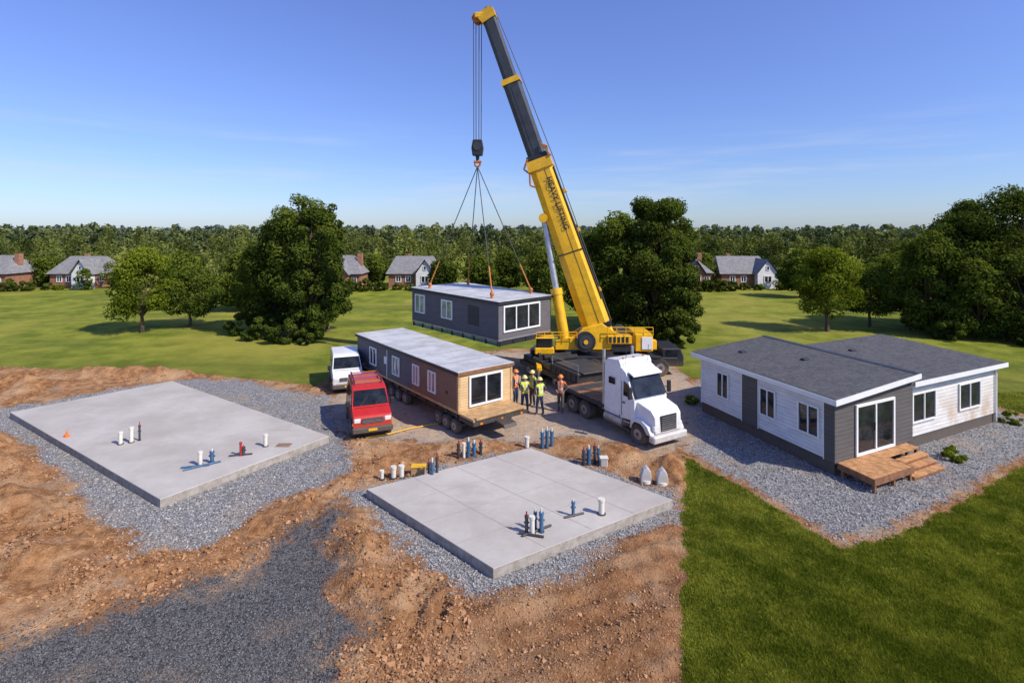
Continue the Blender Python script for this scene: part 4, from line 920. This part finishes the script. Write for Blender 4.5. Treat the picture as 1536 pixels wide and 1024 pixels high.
forest('forest', [(94, 10, 3.4, 5.5, .5), (103, 8, 4.8, 7.0, .25), (114, 7.5, 5.5, 7.8, .12), (128, 7.5, 6.2, 8.4, .05), (144, 8, 7, 9, 0), (165, 8.5, 7.6, 9.4, 0)], 620, .33, 'leaf_forest', 3)
forest('forest_belt', [(190, 9, 8.2, 9.7, 0), (225, 10, 8.5, 10.2, 0), (270, 11, 8.9, 10.8, 0), (330, 12, 9.2, 11.5, 0), (400, 13, 9.8, 12.6, .0)], 220, .8, 'leaf_belt_haze', 4)
forest('distant_treeline', [(560, 13, 11, 14, 0), (750, 16, 12, 16, 0)], 110, 1.5, 'leaf_far_haze', 5)

# ------------------------------------------------------------------ neighbourhood
def cottage(x, y, w):
    a = Asm('cottage', (x, y, 0)); dpt = 7
    a.box('wall', M['brick'], (0, 0, 0), (w, dpt, 2.3)); a.box('wall_white', M['sid_white'], (w*.62, -1.2, 0), (w, -.002, 2.3))
    yr = dpt/2
    a.add('roof', M['hroof'], [(-.4, -.4, 2.2), (w*1.0+.3, -.4, 2.2), (w*.9, yr, 4.8), (.4, yr, 4.8), (-.4, dpt+.4, 2.2), (w+.3, dpt+.4, 2.2)], [(0, 1, 2, 3), (3, 2, 5, 4), (0, 3, 4), (1, 5, 2), (0, 4, 5, 1)])
    gx = w*.81
    a.add('gable', M['sid_white'], [(w*.62, -1.2, 2.3), (w, -1.2, 2.3), (gx, -1.2, 4.3), (w*.62, yr, 2.3), (w, yr, 2.3), (gx, yr, 4.3)], [(0, 1, 2), (3, 5, 4)])
    a.add('gable_roof', M['hroof'], [(w*.57, -1.5, 2.15), (gx, -1.5, 4.5), (gx, yr, 4.5), (w*.57, yr, 2.15), (w*1.05, -1.5, 2.15), (w*1.05, yr, 2.15)], [(0, 1, 2, 3), (1, 4, 5, 2)])
    for q in (.15, .36): a.win_y('window', 0, w*q, w*q+.9, .9, 1.9, fr=.12)
    a.win_y('window', -1.2, gx-.6, gx+.6, .9, 2.0, fr=.12); a.win_y('window', -1.2, gx-.25, gx+.25, 2.8, 3.5, fr=.1, mull=0)
    a.win_x('window', w, .8, 1.8, .9, 1.9, fr=.12, d=1)
    a.box('door', M['woodd'], (w*.52, -.06, 0), (w*.52+.8, -.002, 2)); a.box('chimney', M['brick'], (w*.3, yr+.6, 3.5), (w*.3+.6, yr+1.2, 5.1))
    a.build()
def brickhouse(x, y, w):
    a = Asm('brick_house', (x, y, 0)); dpt = 8
    a.box('wall', M['brick'], (0, 0, 0), (w, dpt, 2.6)); a.box('wall', M['brick'], (w*.3, -1, 0), (w*.75, -.002, 2.6))
    a.add('roof', M['hroof'], [(-.4, -.4, 2.5), (w+.4, -.4, 2.5), (w*.65, dpt/2, 5.1), (w*.2, dpt/2, 5.1), (-.4, dpt+.4, 2.5), (w+.4, dpt+.4, 2.5)], [(0, 1, 2, 3), (3, 2, 5, 4), (0, 3, 4), (1, 5, 2), (0, 4, 5, 1)])
    g0, g1 = w*.3, w*.75; gm = (g0+g1)/2
    a.add('gable', M['brick'], [(g0, -1, 2.6), (g1, -1, 2.6), (gm, -1, 4.2), (g0, 3, 2.6), (g1, 3, 2.6), (gm, 3, 4.2)], [(0, 1, 2), (3, 5, 4)])
    a.add('gable_roof', M['hroof'], [(g0-.3, -1.3, 2.4), (gm, -1.3, 4.45), (gm, 4, 4.45), (g0-.3, 4, 2.4), (g1+.3, -1.3, 2.4), (g1+.3, 4, 2.4)], [(0, 1, 2, 3), (1, 4, 5, 2)])
    a.win_y('window', -1, gm-.6, gm+.6, .8, 2.1, fr=.12); a.win_y('window', 0, w*.05, w*.05+.8, .9, 2, fr=.1); a.win_y('window', 0, w*.8, w*.8+.8, .9, 2, fr=.1); a.win_y('window', -1, gm-.3, gm+.3, 2.9, 3.6, fr=.1, mull=0)
    a.box('chimney', M['brick'], (w*.8, 3, 2.5), (w*.8+.7, 3.8, 5.4)); a.build()
cottage(-71.9, 84, 7.0); brickhouse(-82.5, 80, 7.5)
cottage(-19.2, 84, 7.2); brickhouse(-28.6, 80, 6.0)
cottage(32.6, 84, 8.2); brickhouse(25.0, 82, 5.2)
gi = 100
for ox in (-71.9, -19.2, 33):
    for (bx, by, w_, h_, m_) in ((-6.5, 79, 3.2, 1.7, 'leaf_dark'), (-4.5, 79, 3.2, 1.8, 'leaf_dark'), (-2.5, 79.5, 3.2, 1.7, 'leaf_dark'), (-.3, 80, 2.6, 1.4, 'leaf_dark'), (2, 81.5, 2.0, 1.0, 'leaf_mid'), (4, 81, 1.6, .9, 'leaf_bright'), (7.6, 81, 2.4, 3.2, 'leaf_mid'), (9.6, 84, 3, 4.2, 'leaf_mid'), (12.5, 86, 3.5, 2.6, 'leaf_dark'), (16, 86, 4, 3, 'leaf_mid'), (20, 88, 4.5, 3.6, 'leaf_dark')):
        shrub('bush', ox+bx, by, w_, h_, 1100, .16, m_, gi); gi += 1
    tree('yard_tree', ox-2.6, 86, 5.0, 4.2, .8, gi, 4500, .2, 'leaf_mid', .14)

# ------------------------------------------------------------------ sky, sun, camera
el = 43; sv = Vector((.86, -.50, 0)).normalized()*math.cos(R(el)); sv.z = math.sin(R(el))
w = bpy.data.worlds.new('World'); scene.world = w; w.use_nodes = True; nt = w.node_tree
for n_ in list(nt.nodes): nt.nodes.remove(n_)
sky = N(nt, 'ShaderNodeTexSky', sky_type='NISHITA'); sky.sun_disc = False; sky.sun_elevation = R(el); sky.sun_rotation = math.atan2(sv.x, sv.y)
sky.air_density = 1.0; sky.dust_density = .4; sky.ozone_density = 2.0; sky.altitude = 50
tc = N(nt, 'ShaderNodeTexCoord').outputs['Generated']
sz = N(nt, 'ShaderNodeSeparateXYZ'); nt.links.new(tc, sz.inputs[0])
tintc = mixc(nt, maprange(nt, sz.outputs[2], -.05, .45), (.56, .68, 1.00), (.78, .80, 1.25))
base_ = mixc(nt, 1.0, sky.outputs[0], tintc, 'MULTIPLY')
cl = maprange(nt, noise(nt, mapping(nt, tc, (1.3, 1.3, 16)), 1.7, 8, .6), .44, .78)
band = math_n(nt, 'MULTIPLY', maprange(nt, sz.outputs[2], .015, .06), maprange(nt, sz.outputs[2], .22, .08))
f = math_n(nt, 'MULTIPLY', math_n(nt, 'MULTIPLY', cl, band), .55)
col = mixc(nt, f, base_, (4.5, 4.9, 5.5))
bg = N(nt, 'ShaderNodeBackground'); bg.inputs[1].default_value = .15; nt.links.new(col, bg.inputs[0])
wo = N(nt, 'ShaderNodeOutputWorld'); nt.links.new(bg.outputs[0], wo.inputs[0])
sl = bpy.data.lights.new('sun', 'SUN'); sl.energy = 4.8; sl.angle = R(.5); sl.color = (1, .925, .80)
so = bpy.data.objects.new('sun', sl); so.rotation_euler = sv.to_track_quat('Z', 'Y').to_euler(); so.location = (30, -20, 40); scene.collection.objects.link(so)
cam = bpy.data.cameras.new('camera'); cam.lens = 36*810/1536; cam.sensor_width = 36; cam.shift_y = -167/1536; cam.clip_end = 8000; cam.clip_start = .1
co = bpy.data.objects.new('camera', cam); co.location = (0, 0, 9); co.rotation_euler = (R(90), 0, 0); scene.collection.objects.link(co); scene.camera = co
scene.view_settings.view_transform = 'Standard'; scene.view_settings.look = 'None'; scene.view_settings.exposure = 0
